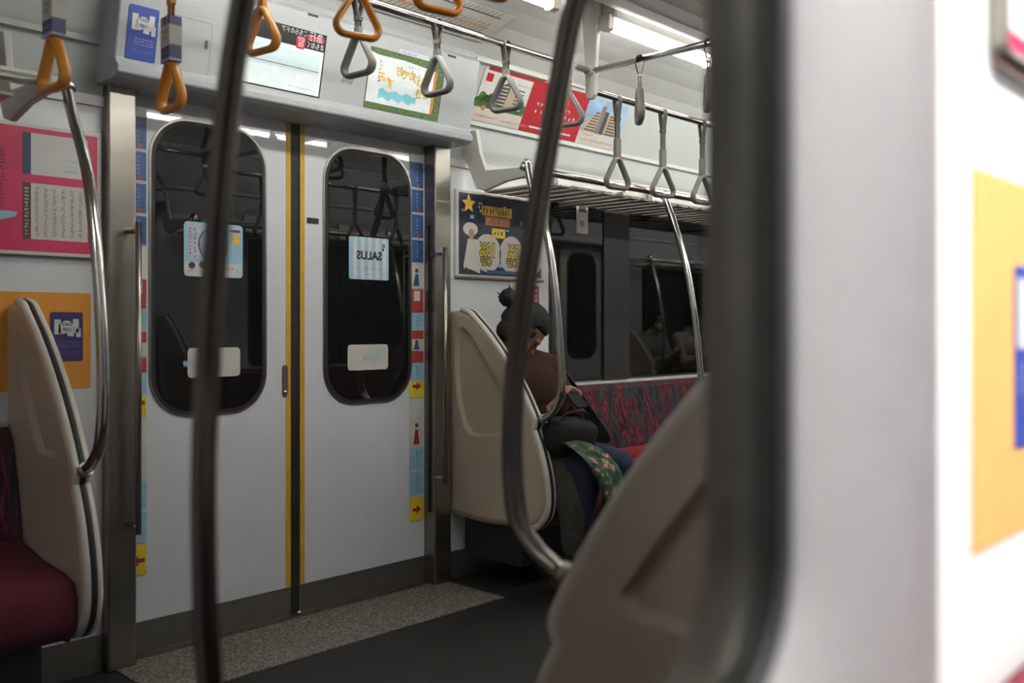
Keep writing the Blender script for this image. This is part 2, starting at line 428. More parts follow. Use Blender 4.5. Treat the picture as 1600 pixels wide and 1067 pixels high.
# ------------------------------------------------------------------ header over the doors
HB = (2.868, 1.925); HT = (2.805, 2.205)
def header(mir, x0, x1, label):
    t = thing('door_header', label, 'door header', (x0, 3.0, 1.87), mir=mir)
    K = 3.065 if mir else 3.12
    pr = [(K, 1.868), (2.872, 1.868), (2.848, 1.880), (2.846, 1.90), HB, HT, (2.83, 2.228), (2.84, 2.255), (K, 2.255)]
    b = MB(mir).prism(pr, YZ, x0, x1, HEADM)
    b.build('casing', t, bevel=.006); return t
hd = header(False, 1.245, 2.755, 'long grey panel over the far doors holding two screens')
header(True, 1.245, 2.755, 'grey panel over the near side doors')
header(True, 5.9, 7.42, 'grey panel over the reflected doors')
HP = Plane((1.245, HB[0], HB[1]), (1, 0, 0), (0, HT[0] - HB[0], HT[1] - HB[1]))
# hatch outline
def outline(pr, u0, v0, u1, v1, m, t=.002):
    pr.rect(u0, v0, u1, v0 + t, m); pr.rect(u0, v1 - t, u1, v1, m); pr.rect(u0, v0, u0 + t, v1, m); pr.rect(u1 - t, v0, u1, v1, m)
p = Print(HP); a = HP.uv(262, 108); c = HP.uv(333, 38)
p.rect(a[0], a[1] , c[0], c[1], INK, .0006, r=.01); p.rect(a[0] + .002, a[1] + .002, c[0] - .002, c[1] - .002, HEADM, .0012, r=.009)
p.rect(c[0] - .02, a[1] + .09, c[0] - .012, a[1] + .115, BRUSH, .006, th=.006)
p.mb.build('service_hatch', hd)
p = Print(HP); g = HP.uv(541, 122)
for i in range(6):
    u = g[0] - .022 + i * .009
    p.poly([(u, g[1] - .018), (u + .003, g[1] - .018), (u + .016, g[1] + .018), (u + .013, g[1] + .018)], INK)
p.mb.build('speaker_grille', hd)
for xy in ((489, 24), (706, 88)):
    p = Print(HP); g = HP.uv(*xy); p.rect(g[0] - .022, g[1] - .004, g[0] + .022, g[1] + .004, INKB)
    p.mb.build('vent_slot', hd)
# left screen
a = HP.uv(360, 128); c = HP.uv(508, 60)
u1 = c[0]; v0 = HP.uv(500, 152)[1]; v1 = HP.uv(508, 57)[1]; u0 = u1 - (v1 - v0) * 1.62
H = v1 - v0; W = u1 - u0
p = Print(HP)
p.rect(u0 - .004, v0 - .004, u1 + .006, v1 + .004, BLACKP, .002, th=.003)
p.rect(u0, v0, u1, v1, SCRW, .0028)
p.rect(u0, v1 - .27 * H, u1, v1, SCRK, .0034)
p.rect(u0 + .02, v0 + .42 * H, u1 - .01, v0 + .66 * H, SCRC, .0034)
p.rect(u0 + .02, v0 + .385 * H, u1 - .012, v0 + .40 * H, SCRG, .0036)
p.rect(u0 + .02, v0 + .34 * H, u1 - .012, v0 + .385 * H, SCRC, .0034)
p.rect(u1 - .075, v1 - .13 * H, u1 - .004, v1 - .01, SCRR, .004, r=.004)
p.text('急行', u1 - .040, v1 - .073 * H, .034, SCRT, .0048, sx=.85)
p.rect(u1 - .118, v1 - .30 * H, u1 - .082, v1 - .10 * H, SCRR, .004, r=.008)
p.text('DT', u1 - .10, v1 - .155 * H, .020, SCRT, .0048); p.text('05', u1 - .10, v1 - .235 * H, .022, SCRT, .0048)
p.text('まもなく', u1 - .040, v1 - .205 * H, .024, SCRT, .0048, sx=.8)
p.text('こちらのドア', u1 - .13, v1 - .05 * H, .022, SCRT, .0048, sx=.8)
p.scrib(u1 - .13, v0 + .07 * H, u1 - .03, v0 + .09 * H, 12, SCRG, .0036)
tag(p.mb.build('information_screen'), 'lit white information screen with black and red top bar over the far doors', 'screen')
# right screen: picture of a crayon drawing with yellow letters and a blue puddle on grass
bl = HP.uv(568, 163); br = HP.uv(681, 190); tr = HP.uv(693, 103)
u0, v0, u1, v1 = bl[0], br[1], br[0] + .003, tr[1]; H = v1 - v0; W = u1 - u0
p = Print(HP)
p.rect(u0, v0, u1 + .004, v1 + .002, BLACKP, .002, th=.003)
p.rect(u0, v0, u1, v1, GRASS, .003)
p.poly([(u0 + .002, v0 + .10 * H), (u1 - .13 * W, v0 + .10 * H), (u1 - .13 * W, v1 - .14 * H), (u0 + .45 * W, v1 - .09 * H), (u0 + .1 * W, v1 - .10 * H), (u0 + .002, v1 - .07 * H)],
       mat('screen_drawing', (.62, .66, .66), .4, emit=(.8, .88, .9, .42)), .0036)
p.rect(u1 - .13 * W, v0 + .10 * H, u1 - .09 * W, v1 - .14 * H, ORP, .0037)
pud = [(u0 + (.16 + .5 * i / 11) * W, v0 + (.34 + .03 * math.sin(i * 1.7)) * H) for i in range(12)] + [(u0 + (.66 - .5 * i / 11) * W, v0 + (.20 + .03 * math.sin(i * 2.1)) * H) for i in range(12)]
p.poly(pud, CYAN, .0042)
for i, (a_, b_, ch) in enumerate(((.42, .70, 'お'), (.50, .66, 'で'), (.58, .68, 'か'), (.66, .64, 'け'), (.72, .60, 'し'), (.80, .58, 'う'), (.18, .54, 'み'), (.30, .46, 'ず'), (.72, .40, 'き'), (.83, .42, 'を'))):
    p.text(ch, u0 + a_ * W * .95, v0 + b_ * H, .042, GOLD, .0046, bold=.0012)
p.scrib(u0 + .12 * W, v0 + .45 * H, u0 + .16 * W, v0 + .85 * H, 6, INK, .0044, vert=True)
p.scrib(u0 + .5 * W, v0 + .80 * H, u0 + .66 * W, v0 + .84 * H, 4, LBLUE, .0044)
tag(p.mb.build('advert_screen'), 'screen showing a childish drawing with yellow letters over a blue puddle', 'screen')
a = HP.uv(624, 80); c = HP.uv(668, 92)
p = Print(HP); p.rect(a[0], a[1] - .012, c[0] + .004, a[1] + .010, PAPER, r=.002)
for i in range(9): p.rect(a[0] + .008 + i * .009, a[1] - .006 + .002 * (i % 2), a[0] + .014 + i * .009, a[1] + .003 + .002 * (i % 3), LILAC, .0018)
tag(p.mb.build('small_sticker'), 'narrow white sticker with violet lettering above the drawing screen', 'sticker')

def manners(pl, u0, v0, u1, v1, mb_mir, m, name, label, group=None, arr=(0, 0)):
    W = u1 - u0; H = v1 - v0; p = Print(pl, mb_mir, base=.0015)
    p.rect(u0, v0, u1, v1, m, r=.006)
    for cx, cy, w_, h_ in ((.22, .70, .20, .30), (.78, .72, .18, .28), (.62, .62, .2, .22), (.86, .58, .14, .18), (.35, .66, .2, .2)):
        p.rect(u0 + (cx - w_ / 2) * W, v0 + (cy - h_ / 2) * H, u0 + (cx + w_ / 2) * W, v0 + (cy + h_ / 2) * H, PAPER, .0016)
    p.disc(u0 + .5 * W, v0 + .70 * H, .20 * W, PAPER, .002)
    p.text('DAY', u0 + .5 * W, v0 + .75 * H, .15 * W, m, .0026, bold=.0003); p.text('OFF', u0 + .5 * W, v0 + .64 * H, .15 * W, m, .0026, bold=.0003)
    for k, f in enumerate((.38, .33, .28)): p.scrib(u0 + .25 * W, v0 + f * H, u0 + .92 * W, v0 + (f + .03) * H, 12, LILAC if m is PURPLE else PAPER)
    for k, f in enumerate((.18, .14)): p.scrib(u0 + .15 * W, v0 + f * H, u0 + .92 * W, v0 + (f + .02) * H, 16, LILAC)
    return tag(p.mb.build(name), label, 'poster', group)
a = HP.uv(193, 85); c = HP.uv(240, 15)
manners(HP, a[0] + .004, HP.uv(238, 99)[1], HP.uv(238, 99)[0] + .006, HP.uv(203, 5)[1], False, BLUEP, 'manners_poster', 'blue poster with white splashes and small writing on the left end of the door header')

# ------------------------------------------------------------------ posters on the far wall
WP = Plane((0, YW, 0), (1, 0, 0), (0, 0, 1))
def uvr(pl, ax, ay, bx, by):
    a = pl.uv(ax, ay); b = pl.uv(bx, by); return a[0], a[1], b[0], b[1]
# orange priority zone (film on the wall)
for mir, x0, x1, z0, z1, lb in ((False, -.6, 1.235, .905, 1.205, 'orange band on the far wall behind the left seats'),):
    tag(MB(mir).box((x0, YW - .0015, z0), (x1, YW + .001, z1), ORWALL).build('orange_wall_film'), lb, 'wall film')
a = WP.uv(78, 567); c = WP.uv(129, 489)
manners(WP, a[0], a[1] + .004, c[0], c[1] + .002, False, PURPLE, 'manners_poster', 'small dark purple poster with white splashes on the orange wall beside the left seats')
# pink poster
x1_, zt = WP.uv(156, 216); zb = WP.uv(140, 398)[1]
t = thing('framed_poster', 'bright pink framed poster with two cream text boxes above the left seats', 'poster', (x1_ - .4, YW, zb))
p = Print(WP); p.rect(x1_ - .98, zb - .012, x1_, zt + .012, WHITEP, .012, th=.012); p.rect(x1_ - .97, zb - .014, x1_, zb - .008, BRUSH, .018, th=.018); p.mb.build('frame', t, bevel=.002)
p = Print(WP, base=.011); U0 = x1_ - .965; U1 = x1_ - .013
p.rect(U0, zb, U1, zt, PINK)
q = lambda x, y: WP.uv(x, y)
a = q(46, 281); c = q(145, 224); p.rect(a[0], q(120, 281)[1], U1 - .03, c[1] + .004, PAPER, .0016); p.rect(a[0] - .024, q(120, 281)[1], a[0], c[1] + .004, NAVY, .0016)
for k in range(3): p.scrib(a[0] + .10, q(100, 255 + 8 * k)[1], U1 - .06, q(100, 251 + 8 * k)[1], 12, LBLUE if k < 2 else INK)
top = q(120, 294)[1]; bot = q(100, 377)[1]
p.rect(a[0], bot, U1 - .03, top, PAPERW, .0016); p.rect(a[0] - .024, bot, a[0], top, BROWN, .0016)
for k in range(9): p.scrib(a[0] + .010 + k * .026, bot + .01, a[0] + .023 + k * .026, top - .01, 22, BROWN, vert=True)
p.scrib(a[0] - .020, bot + .01, a[0] - .006, top - .01, 14, PAPERW, .0022, vert=True)
for k in range(2): p.scrib(a[0] - .09 - k * .045, bot + .08, a[0] - .072 - k * .045, top + .10, 18, BROWN, vert=True)
g = q(5, 340); p.poly([(g[0] - .05, g[1] - .04), (g[0] - .02, g[1] - .01), (g[0] + .03, g[1] + .005), (g[0] + .035, g[1] + .02), (g[0] - .01, g[1] + .02), (g[0] - .06, g[1] - .01)], LBLUE, .002)
p.mb.build('print', t)
# dark campaign poster
u0, v1 = WP.uv(714, 300); v0 = WP.uv(712, 428)[1]; u1 = u0 + .54
t = thing('framed_poster', 'dark blue framed sale poster with gold lettering behind the seated woman', 'poster', (u0 + .25, YW, v0))
p = Print(WP); p.rect(u0 - .018, v0 - .012, u1 + .018, v1 + .012, WHITEP, .012, th=.012); p.rect(u0 - .018, v0 - .018, u1 + .018, v0 - .006, BRUSH, .016, th=.016); p.mb.build('frame', t, bevel=.002)
p = Print(WP, base=.011); W = u1 - u0; H = v1 - v0
p.rect(u0, v0, u1, v1, DKBLUE)
p.poly([(u0 + .11 * W + .045 * math.cos(R(90 + 36 * i)) * (1 if i % 2 == 0 else .45), v1 - .13 * H + .045 * math.sin(R(90 + 36 * i)) * (1 if i % 2 == 0 else .45)) for i in range(10)], GOLD, .002)
p.rect(u0 + .26 * W, v1 - .25 * H, u0 + .62 * W, v1 - .13 * H, GOLD, .002); p.scrib(u0 + .27 * W, v1 - .24 * H, u0 + .61 * W, v1 - .14 * H, 9, BROWN, .0026)
p.rect(u0 + .30 * W, v1 - .37 * H, u0 + .60 * W, v1 - .26 * H, ORP, .002); p.scrib(u0 + .31 * W, v1 - .36 * H, u0 + .59 * W, v1 - .27 * H, 5, PAPERW, .0026)
p.rect(u0 + .38 * W, v1 - .52 * H, u0 + .54 * W, v1 - .40 * H, SYEL, .002); p.scrib(u0 + .40 * W, v1 - .49 * H, u0 + .52 * W, v1 - .43 * H, 3, INKB, .0026)
for i in range(26):      # small figures and sparkles, too small to read
    a_ = p.rng.uniform(.02, .95); b_ = p.rng.choice((p.rng.uniform(.5, .88), p.rng.uniform(.02, .12)))
    p.rect(u0 + a_ * W, v0 + b_ * H, u0 + (a_ + p.rng.uniform(.01, .05)) * W, v0 + min(.97, b_ + p.rng.uniform(.02, .07)) * H, p.rng.choice((LBLUE, PAPERW, INK, SBLUE)), .0016)
for cx, r_ in ((.33, .16), (.62, .15), (.88, .14)): p.disc(u0 + cx * W, v0 + .28 * H, r_ * W, PAPERW, .0018, ry=.24 * H)
for cx, tx in ((.33, '10%'), (.64, '5%'), (.88, '5%')):
    p.text(tx, u0 + cx * W, v0 + .31 * H, .088, BROWN, .0024, bold=.006, sx=.7); p.text(tx, u0 + cx * W, v0 + .31 * H, .088, SYEL, .003, bold=.001, sx=.7)
    p.text('OFF', u0 + (cx - .02) * W, v0 + .17 * H, .05, BROWN, .0032, bold=.005, sx=.8); p.text('OFF', u0 + (cx - .02) * W, v0 + .17 * H, .05, GOLD, .0036, sx=.8)
for cx in (.13,):        # player in white at the left
    p.disc(u0 + cx * W, v0 + .56 * H, .045, PAPERW, .002, ry=.03); p.disc(u0 + (cx + .01) * W, v0 + .50 * H, .018, mat('poster_face', (.4, .26, .18), .5), .0024, ry=.024)
    p.poly([(u0 + .05 * W, v0 + .10 * H), (u0 + .24 * W, v0 + .02 * H), (u0 + .24 * W, v0 + .3 * H), (u0 + .2 * W, v0 + .44 * H), (u0 + .1 * W, v0 + .44 * H)], PAPERW, .002)
p.rect(u0 + .32 * W, v0 + .03 * H, u0 + .7 * W, v0 + .07 * H, SBLUE, .002)
p.mb.build('print', t)
# red door-side stickers by the woman
for (ax, ay, bx, by), m, lb in (((821, 475, 842, 447), DRED, 'small dark red sticker on the wall above the woman'), ((826, 502, 841, 480), PAPER, 'small white sticker below the red one above the woman')):
    u = uvr(WP, ax, ay, bx, by); p = Print(WP); p.rect(u[0], u[1], u[2], u[3], m)
    p.scrib(u[0] + .55 * (u[2] - u[0]), u[1] + .1 * (u[3] - u[1]), u[0] + .9 * (u[2] - u[0]), u[1] + .9 * (u[3] - u[1]), 3, PAPER if m is DRED else DRED, vert=True)
    tag(p.mb.build('wall_sticker'), lb, 'sticker')
# property adverts on the sloped panel
AP = Plane((0, 2.974, 2.003), (1, 0, 0), (0, 2.86 - 2.975, 2.235 - 2.003))
u0 = AP.uv(732, 190)[0]; uA = AP.uv(808, 205)[0]; uB = AP.uv(898, 220)[0]; u1 = AP.uv(958, 236)[0]; V0 = .006; V1 = .245
def grille(p, pts, n, m):
    pass
t = Print(AP, base=.001); p = t
p.rect(u0, V0, u1, V1, PAPERW, .0010)
p.rect(u0 + .02, V1 - .014, uB, V1, ADRED, .0014)
p.rect(u0, V0 + .062, uA - .004, V1 - .10, GREENL, .0013); p.rect(u0, V0 + .10, uA - .004, V1 - .016, PAPER, .0014)
for i in range(16):
    x_ = u0 + .012 + i * (uA - u0 - .03) / 15; p.disc(x_, V0 + .085 + .025 * abs(math.sin(i * 1.9)), .022, GREENL, .0018)
bx = u0 + .12
p.poly([(bx - .01, V0 + .08), (bx + .05, V0 + .08), (bx + .06, V0 + .185), (bx + .035, V0 + .19), (bx, V0 + .17)], GREYD, .0022)
p.poly([(bx + .05, V0 + .08), (bx + .16, V0 + .08), (bx + .155, V0 + .14), (bx + .06, V0 + .185)], TAN, .0022)
for i in range(6):
    z = V0 + .09 + i * .016; p.poly([(bx - .008, z), (bx + .05, z), (bx + .05, z + .006), (bx - .006, z + .003)], PAPERW, .0026); p.poly([(bx + .10, z), (bx + .155, z - .003), (bx + .155, z + .003), (bx + .10, z + .006)], GREYD, .0026)
p.rect(u0 + .02, V1 - .062, u0 + .06, V1 - .026, ADRED, .002)
p.scrib(u0 + .22, V1 - .05, u0 + .32, V1 - .04, 6, INK)
p.disc(u0 + .055, V0 + .062, .012, ORP, .003)
p.scrib(u0 + .02, V0 + .018, u0 + .16, V0 + .032, 14, ORP); p.scrib(u0 + .18, V0 + .018, u0 + .36, V0 + .030, 18, TAN)
p.rect(uA, V0, uB, V1 - .004, ADRED, .0016)
for k, (a_, w_) in enumerate(((.55, .62), (.40, .75))): p.scrib(uA + .06, V0 + a_ * .23, uA + .06 + w_ * (uB - uA), V0 + a_ * .23 + .02, 9, PAPER, .002)
p.rect(uA + .06, V0 + .022, uA + .19, V0 + .031, PAPER, .002); p.rect(uB - .16, V0 + .022, uB - .05, V0 + .031, PAPER, .002)
p.rect(uB, V0 + .065, u1, V1 - .006, SKYB, .0016)
bx = uB + .02; bw = u1 - uB - .06
p.poly([(bx, V0 + .066), (bx + .5 * bw, V0 + .066), (bx + .5 * bw, V0 + .19), (bx + .3 * bw, V0 + .17), (bx, V0 + .11)], TAN, .0022)
p.poly([(bx + .60 * bw, V0 + .066), (bx + bw, V0 + .066), (bx + bw, V0 + .10), (bx + .78 * bw, V0 + .17), (bx + .60 * bw, V0 + .165)], TAN, .0022)
p.rect(bx + .38 * bw, V0 + .066, bx + .50 * bw, V0 + .205, INK, .0028); p.rect(bx + .50 * bw, V0 + .066, bx + .62 * bw, V0 + .18, GREYD, .0028)
for i in range(7):
    z = V0 + .072 + i * .015; p.rect(bx + (.05 + .03 * i) * bw, z, bx + .36 * bw, z + .006, GREYD, .003); p.rect(bx + .68 * bw, z - .003, bx + (1 - .03 * i) * bw, z + .004, GREYD, .003)
p.scrib(uB + .03, V0 + .045, uB + .12, V0 + .055, 6, INK); p.scrib(uB + .03, V0 + .018, u1 - .02, V0 + .032, 16, ORP)
tag(p.mb.build('property_advert'), 'long advert card with red centre and two apartment blocks above the luggage rack', 'advert')
# clip rails of the adverts
for a_, c_, lb in ((DF[1] + .02, 3.22, 'short pale clip holding the top of the property advert'),):
    tag(MB().box((a_, 2.835, 2.222), (c_, 2.866, 2.238), WHITEP).build('advert_clip'), lb, 'clip')
# route map on the cove above the doors
CP = Plane((1.5, 2.795, 2.285), (1, 0, 0), (0, -.215, .070))
p = Print(CP, base=.002); p.rect(.0, .0, 1.25, .205, PAPERW)
rngm = random.Random(3)
for k, (v, m) in enumerate(((.165, NAVY), (.09, ORP), (.055, INK))):
    p.rect(.04, v, 1.2, v + .006, m, .002)
    for i in range(44): u = .05 + i * .026; p.poly([(u, v + .008), (u + .004, v + .008), (u + .020, v + .034), (u + .016, v + .034)], INK, .002)
p.rect(.5, .04, .506, .165, ORP, .0022); p.scrib(.1, .012, 1.1, .03, 50, INK)
tag(p.mb.build('route_map'), 'pale line map with navy and orange routes on the cove above the doors', 'map')

# stickers on the door glass
DP = Plane((0, 3.0425, 0), (1, 0, 0), (0, 0, 1))
u0, v0 = DP.uv(545, 436); u1, v1 = DP.uv(607, 369); v0 = DP.uv(576, 437)[1]; v1 = DP.uv(576, 371)[1]
p = Print(DP); p.rect(u0, v0, u1, v1, LBLUE, r=.008); W = u1 - u0
for k in range(4 + 1): a_ = u0 + W * (.10 + .185 * k); p.rect(a_, v0 + .001, a_ + W * .095, v1 - .001, PAPER, .0016)
p.text('SALUS', u0 + .5 * W, v0 + .56 * (v1 - v0), .046, INKB, .0024, bold=.0018, sx=1.0)
p.scrib(u0 + .15 * W, v0 + .24 * (v1 - v0), u0 + .85 * W, v0 + .27 * (v1 - v0), 16, INK); p.scrib(u0 + .4 * W, v0 + .10 * (v1 - v0), u0 + .6 * W, v0 + .14 * (v1 - v0), 4, INK); p.scrib(u0 + .4 * W, v0 + .29 * (v1 - v0), u0 + .6 * W, v0 + .32 * (v1 - v0), 4, INK)
p.disc(u0 + .87 * W, v0 + .82 * (v1 - v0), .009, INK, .002); p.rect(u0 + .83 * W, v0 + .70 * (v1 - v0), u0 + .88 * W, v0 + .76 * (v1 - v0), INKB, .0022)
tag(p.mb.build('window_sticker'), 'square blue and white striped sticker reading SALUS on the right door window', 'sticker')
def notice(x0p, x1p, ymid, h, flip, label):
    u0 = DP.uv(x0p, ymid)[0]; u1 = DP.uv(x1p, ymid)[0]; zc = DP.uv((x0p + x1p) / 2, ymid)[1]; W = u1 - u0
    p = Print(DP); p.rect(u0, zc - h / 2, u1, zc + h / 2, PAPERW, r=.014)
    tx = u0 + W * (.72 if not flip else .26)
    p.text('ひらく', tx + (.01 if not flip else -.01), zc + .026, .027, LBLUE, .002, bold=.0008, sx=.8); p.text('ドアに注意', tx - .02, zc - .006, .027, LBLUE, .002, bold=.0008, sx=.75)
    return tag(p.mb.build('window_sticker'), label, 'sticker', 'door warning stickers low on the door windows')
notice(543, 606, 558, .103, False, 'small white rounded warning sticker low on the right door window')
notice(293, 375, 566, .103, True, 'small white rounded warning sticker low on the left door window')
u0 = DP.uv(287, 390)[0]; u1 = DP.uv(379, 390)[0]; v1 = DP.uv(333, 349)[1]; v0 = DP.uv(333, 433)[1]; W = u1 - u0; H = v1 - v0
p = Print(DP); p.rect(u0, v0, u1, v1, LBLUE, r=.014); p.rect(u0 + .002, v0 + .002, u1 - .002, v0 + .27 * H, PAPERW, .0016, r=.01)
p.rect(u0 + .05 * W, v0 + .3 * H, u0 + .55 * W, v1 - .03 * H, mat('sticker_mist', (.45, .52, .58), .5, var=.15, scale=20), .0016)
p.disc(u0 + .49 * W, v0 + .60 * H, .058, GREYD, .0020, ry=.062); p.disc(u0 + .49 * W, v0 + .60 * H, .053, mat('sticker_violet', (.33, .38, .58), .4, var=.3, scale=16), .0024, ry=.057)
p.disc(u0 + .88 * W, v1 - .28 * H, .017, GOLD, .0024, ry=.02); p.rect(u0 + .78 * W, v1 - .14 * H, u0 + .95 * W, v1 - .09 * H, DRED, .002)
p.scrib(u0 + .08 * W, v0 + .40 * H, u0 + .12 * W, v0 + .92 * H, 8, DRED, vert=True); p.scrib(u0 + .16 * W, v0 + .34 * H, u0 + .20 * W, v0 + .92 * H, 7, DRED, vert=True)
p.disc(u0 + .13 * W, v0 + .20 * H, .012, PURPLE, .0024); p.disc(u0 + .30 * W, v0 + .22 * H, .012, GREYD, .0024); p.scrib(u0 + .06 * W, v0 + .08 * H, u0 + .2 * W, v0 + .12 * H, 5, PURPLE)
p.scrib(u0 + .3 * W, v0 + .14 * H, u0 + .85 * W, v0 + .20 * H, 10, INK); p.rect(u0 + .89 * W, v0 + .005, u0 + .93 * W, v0 + .19 * H, CYAN, .002)
tag(p.mb.build('window_sticker'), 'large pale blue advert sticker with a round ring picture on the left door window', 'sticker')

# tall comic strips on the outer edges of the doors
def strip(x0, x1, flip, label):
    p = Print(Plane((0, 3.0485, 0), (1, 0, 0), (0, 0, 1))); W = x1 - x0
    zz = lambda y: 1.1 + (510 - y) * .0027
    cells = [(zz(236), zz(252), PAPER), (zz(252), zz(293), SBLUE), (zz(295), zz(332), SBLUE), (zz(334), zz(372), SBLUE), (zz(374), zz(411), SBLUE), (zz(413), zz(450), PAPERW), (zz(452), zz(488), SRED), (zz(489), zz(516), LBLUE), (zz(517), zz(530), SRED),
             (zz(530), zz(548), PAPERW), (zz(549), zz(567), SRED), (zz(568), zz(596), LBLUE), (zz(597), zz(622), SYEL), (zz(623), zz(652), PAPER), (zz(654), zz(700), PAPERW), (zz(701), zz(737), LBLUE), (zz(739), zz(776), LBLUE), (zz(778), zz(816), SYEL)]
    for i, (a_, c_, m) in enumerate(cells):
        p.rect(x0, c_, x1, a_, m)
        if m in (SBLUE, LBLUE): p.rect(x0, c_, x1, c_ + .004, PAPER, .0016); p.scrib(x0 + .45 * W, c_ + .25 * (a_ - c_), x0 + .6 * W, c_ + .9 * (a_ - c_), 5, LILAC if m is SBLUE else INK, vert=True)
        if m is PAPERW: p.poly([(x0 + .25 * W, c_ + .1 * (a_ - c_)), (x0 + .7 * W, c_ + .1 * (a_ - c_)), (x0 + .6 * W, c_ + .6 * (a_ - c_)), (x0 + .4 * W, c_ + .6 * (a_ - c_))], SBLUE if i < 12 else DRED, .0018); p.disc(x0 + .5 * W, c_ + .75 * (a_ - c_), .009, GREYD, .002)
        if m is SRED and a_ - c_ > .05: p.rect(x0 + .3 * W, c_ + .5 * (a_ - c_), x0 + .75 * W, a_ - .006, PAPERW, .0016)
        if i in (1, 2, 3): p.disc(x0 + .6 * W, c_ + .014, .008, SRED, .002)
    for z in (zz(604), zz(798)):
        s = -1 if flip else 1; cx = x0 + .5 * W
        p.poly([(cx - s * .022, z - .007), (cx, z - .007), (cx, z - .018), (cx + s * .024, z), (cx, z + .018), (cx, z + .007), (cx - s * .022, z + .007)][::s], DRED, .0022)
    return tag(p.mb.build('advert_strip'), label, 'advert', 'tall narrow picture strips on the door edges')
strip(2.575, 2.650, False, 'tall narrow strip of blue, red and yellow pictures beside the right pillar')
strip(1.374, 1.430, True, 'tall narrow strip of blue, red and yellow pictures beside the left pillar')
# vertical notice high on the bench window, sign in glass
u0, v0 = WP.uv(899, 364); u1, v1 = WP.uv(917, 316)
p = Print(Plane((0, YW - .006, 0), (1, 0, 0), (0, 0, 1))); p.rect(u0, v0, u1, v1, PAPERW); p.rect(u0 + .02, v1 - .055, u1 - .015, v1 - .02, GREYD, .0016); p.disc((u0 + u1) / 2, v0 + .05, .018, INK, .0016)
tag(p.mb.build('window_sticker'), 'narrow upright pale sticker at the top of the bench window', 'sticker')

# ------------------------------------------------------------------ luggage racks
def rack(mir, x0, x1, ends, label, detail=True):
    t = thing('luggage_rack', label, 'luggage rack', (x0, YW, 1.70), mir=mir)
    YF, ZF = 2.60, 1.742
    MB(mir).tube([(x0 + .02, YF, ZF), (x1 - .02, YF, ZF)], .0155, STEEL).build('front_pipe', t)
    MB(mir).tube([(x0 + .03, YF + .035, ZF + .022), (x1 - .03, YF + .035, ZF + .022)], .012, WHITEP).build('upper_pipe', t)
    for e in ends:
        pr = [(YW - .005, 1.955), (2.93, 1.955), (2.905, 1.85), (2.87, 1.772), (2.66, 1.762), (2.60, 1.762), (2.585, 1.742), (2.60, 1.722), (2.75, 1.712), (2.88, 1.685), (2.93, 1.70), (2.98, 1.80), (YW - .005, 1.86)]
        MB(mir).prism(pr, YZ, e - .011, e + .011, WHITEP).build('end_bracket', t, bevel=.004)
        MB(mir).ell((e, 2.60, 1.742), (.030, .024, .024), WHITEP).build('pipe_socket', t)
    x = x0 + .10; sl = MB(mir)
    while x < x1 - .08:
        sl.box((x, 2.625, 1.700), (x + .076, YW - .03, 1.708), WHITEP); x += .100
    sl.build('slat_shelf', t)
    x = x0 + .62
    while x < x1 - .2:
        MB(mir).prism([(YW - .03, 1.86), (YW - .045, 1.86), (YW - .075, 1.71), (YW - .03, 1.71)], YZ, x - .045, x + .045, WHITEP).build('support_bracket', t)
        MB(mir).tube([(x, 2.60, ZF - .03), (x, YW - .03, 1.688)], .010, WHITEP).build('support_pipe', t)
        x += .78
    return t
rack(False, 2.86, 5.85, (2.86,), 'white slatted luggage rack with steel pipe above the patterned bench')
rack(False, -.5, .965, (.96,), 'luggage rack end with steel pipe above the left seats')
rack(True, 2.80, 5.85, (2.80,), 'luggage rack on the near wall, seen reflected in the door glass')
rack(True, 7.5, 9.2, (7.5,), 'luggage rack above the reflected passengers')

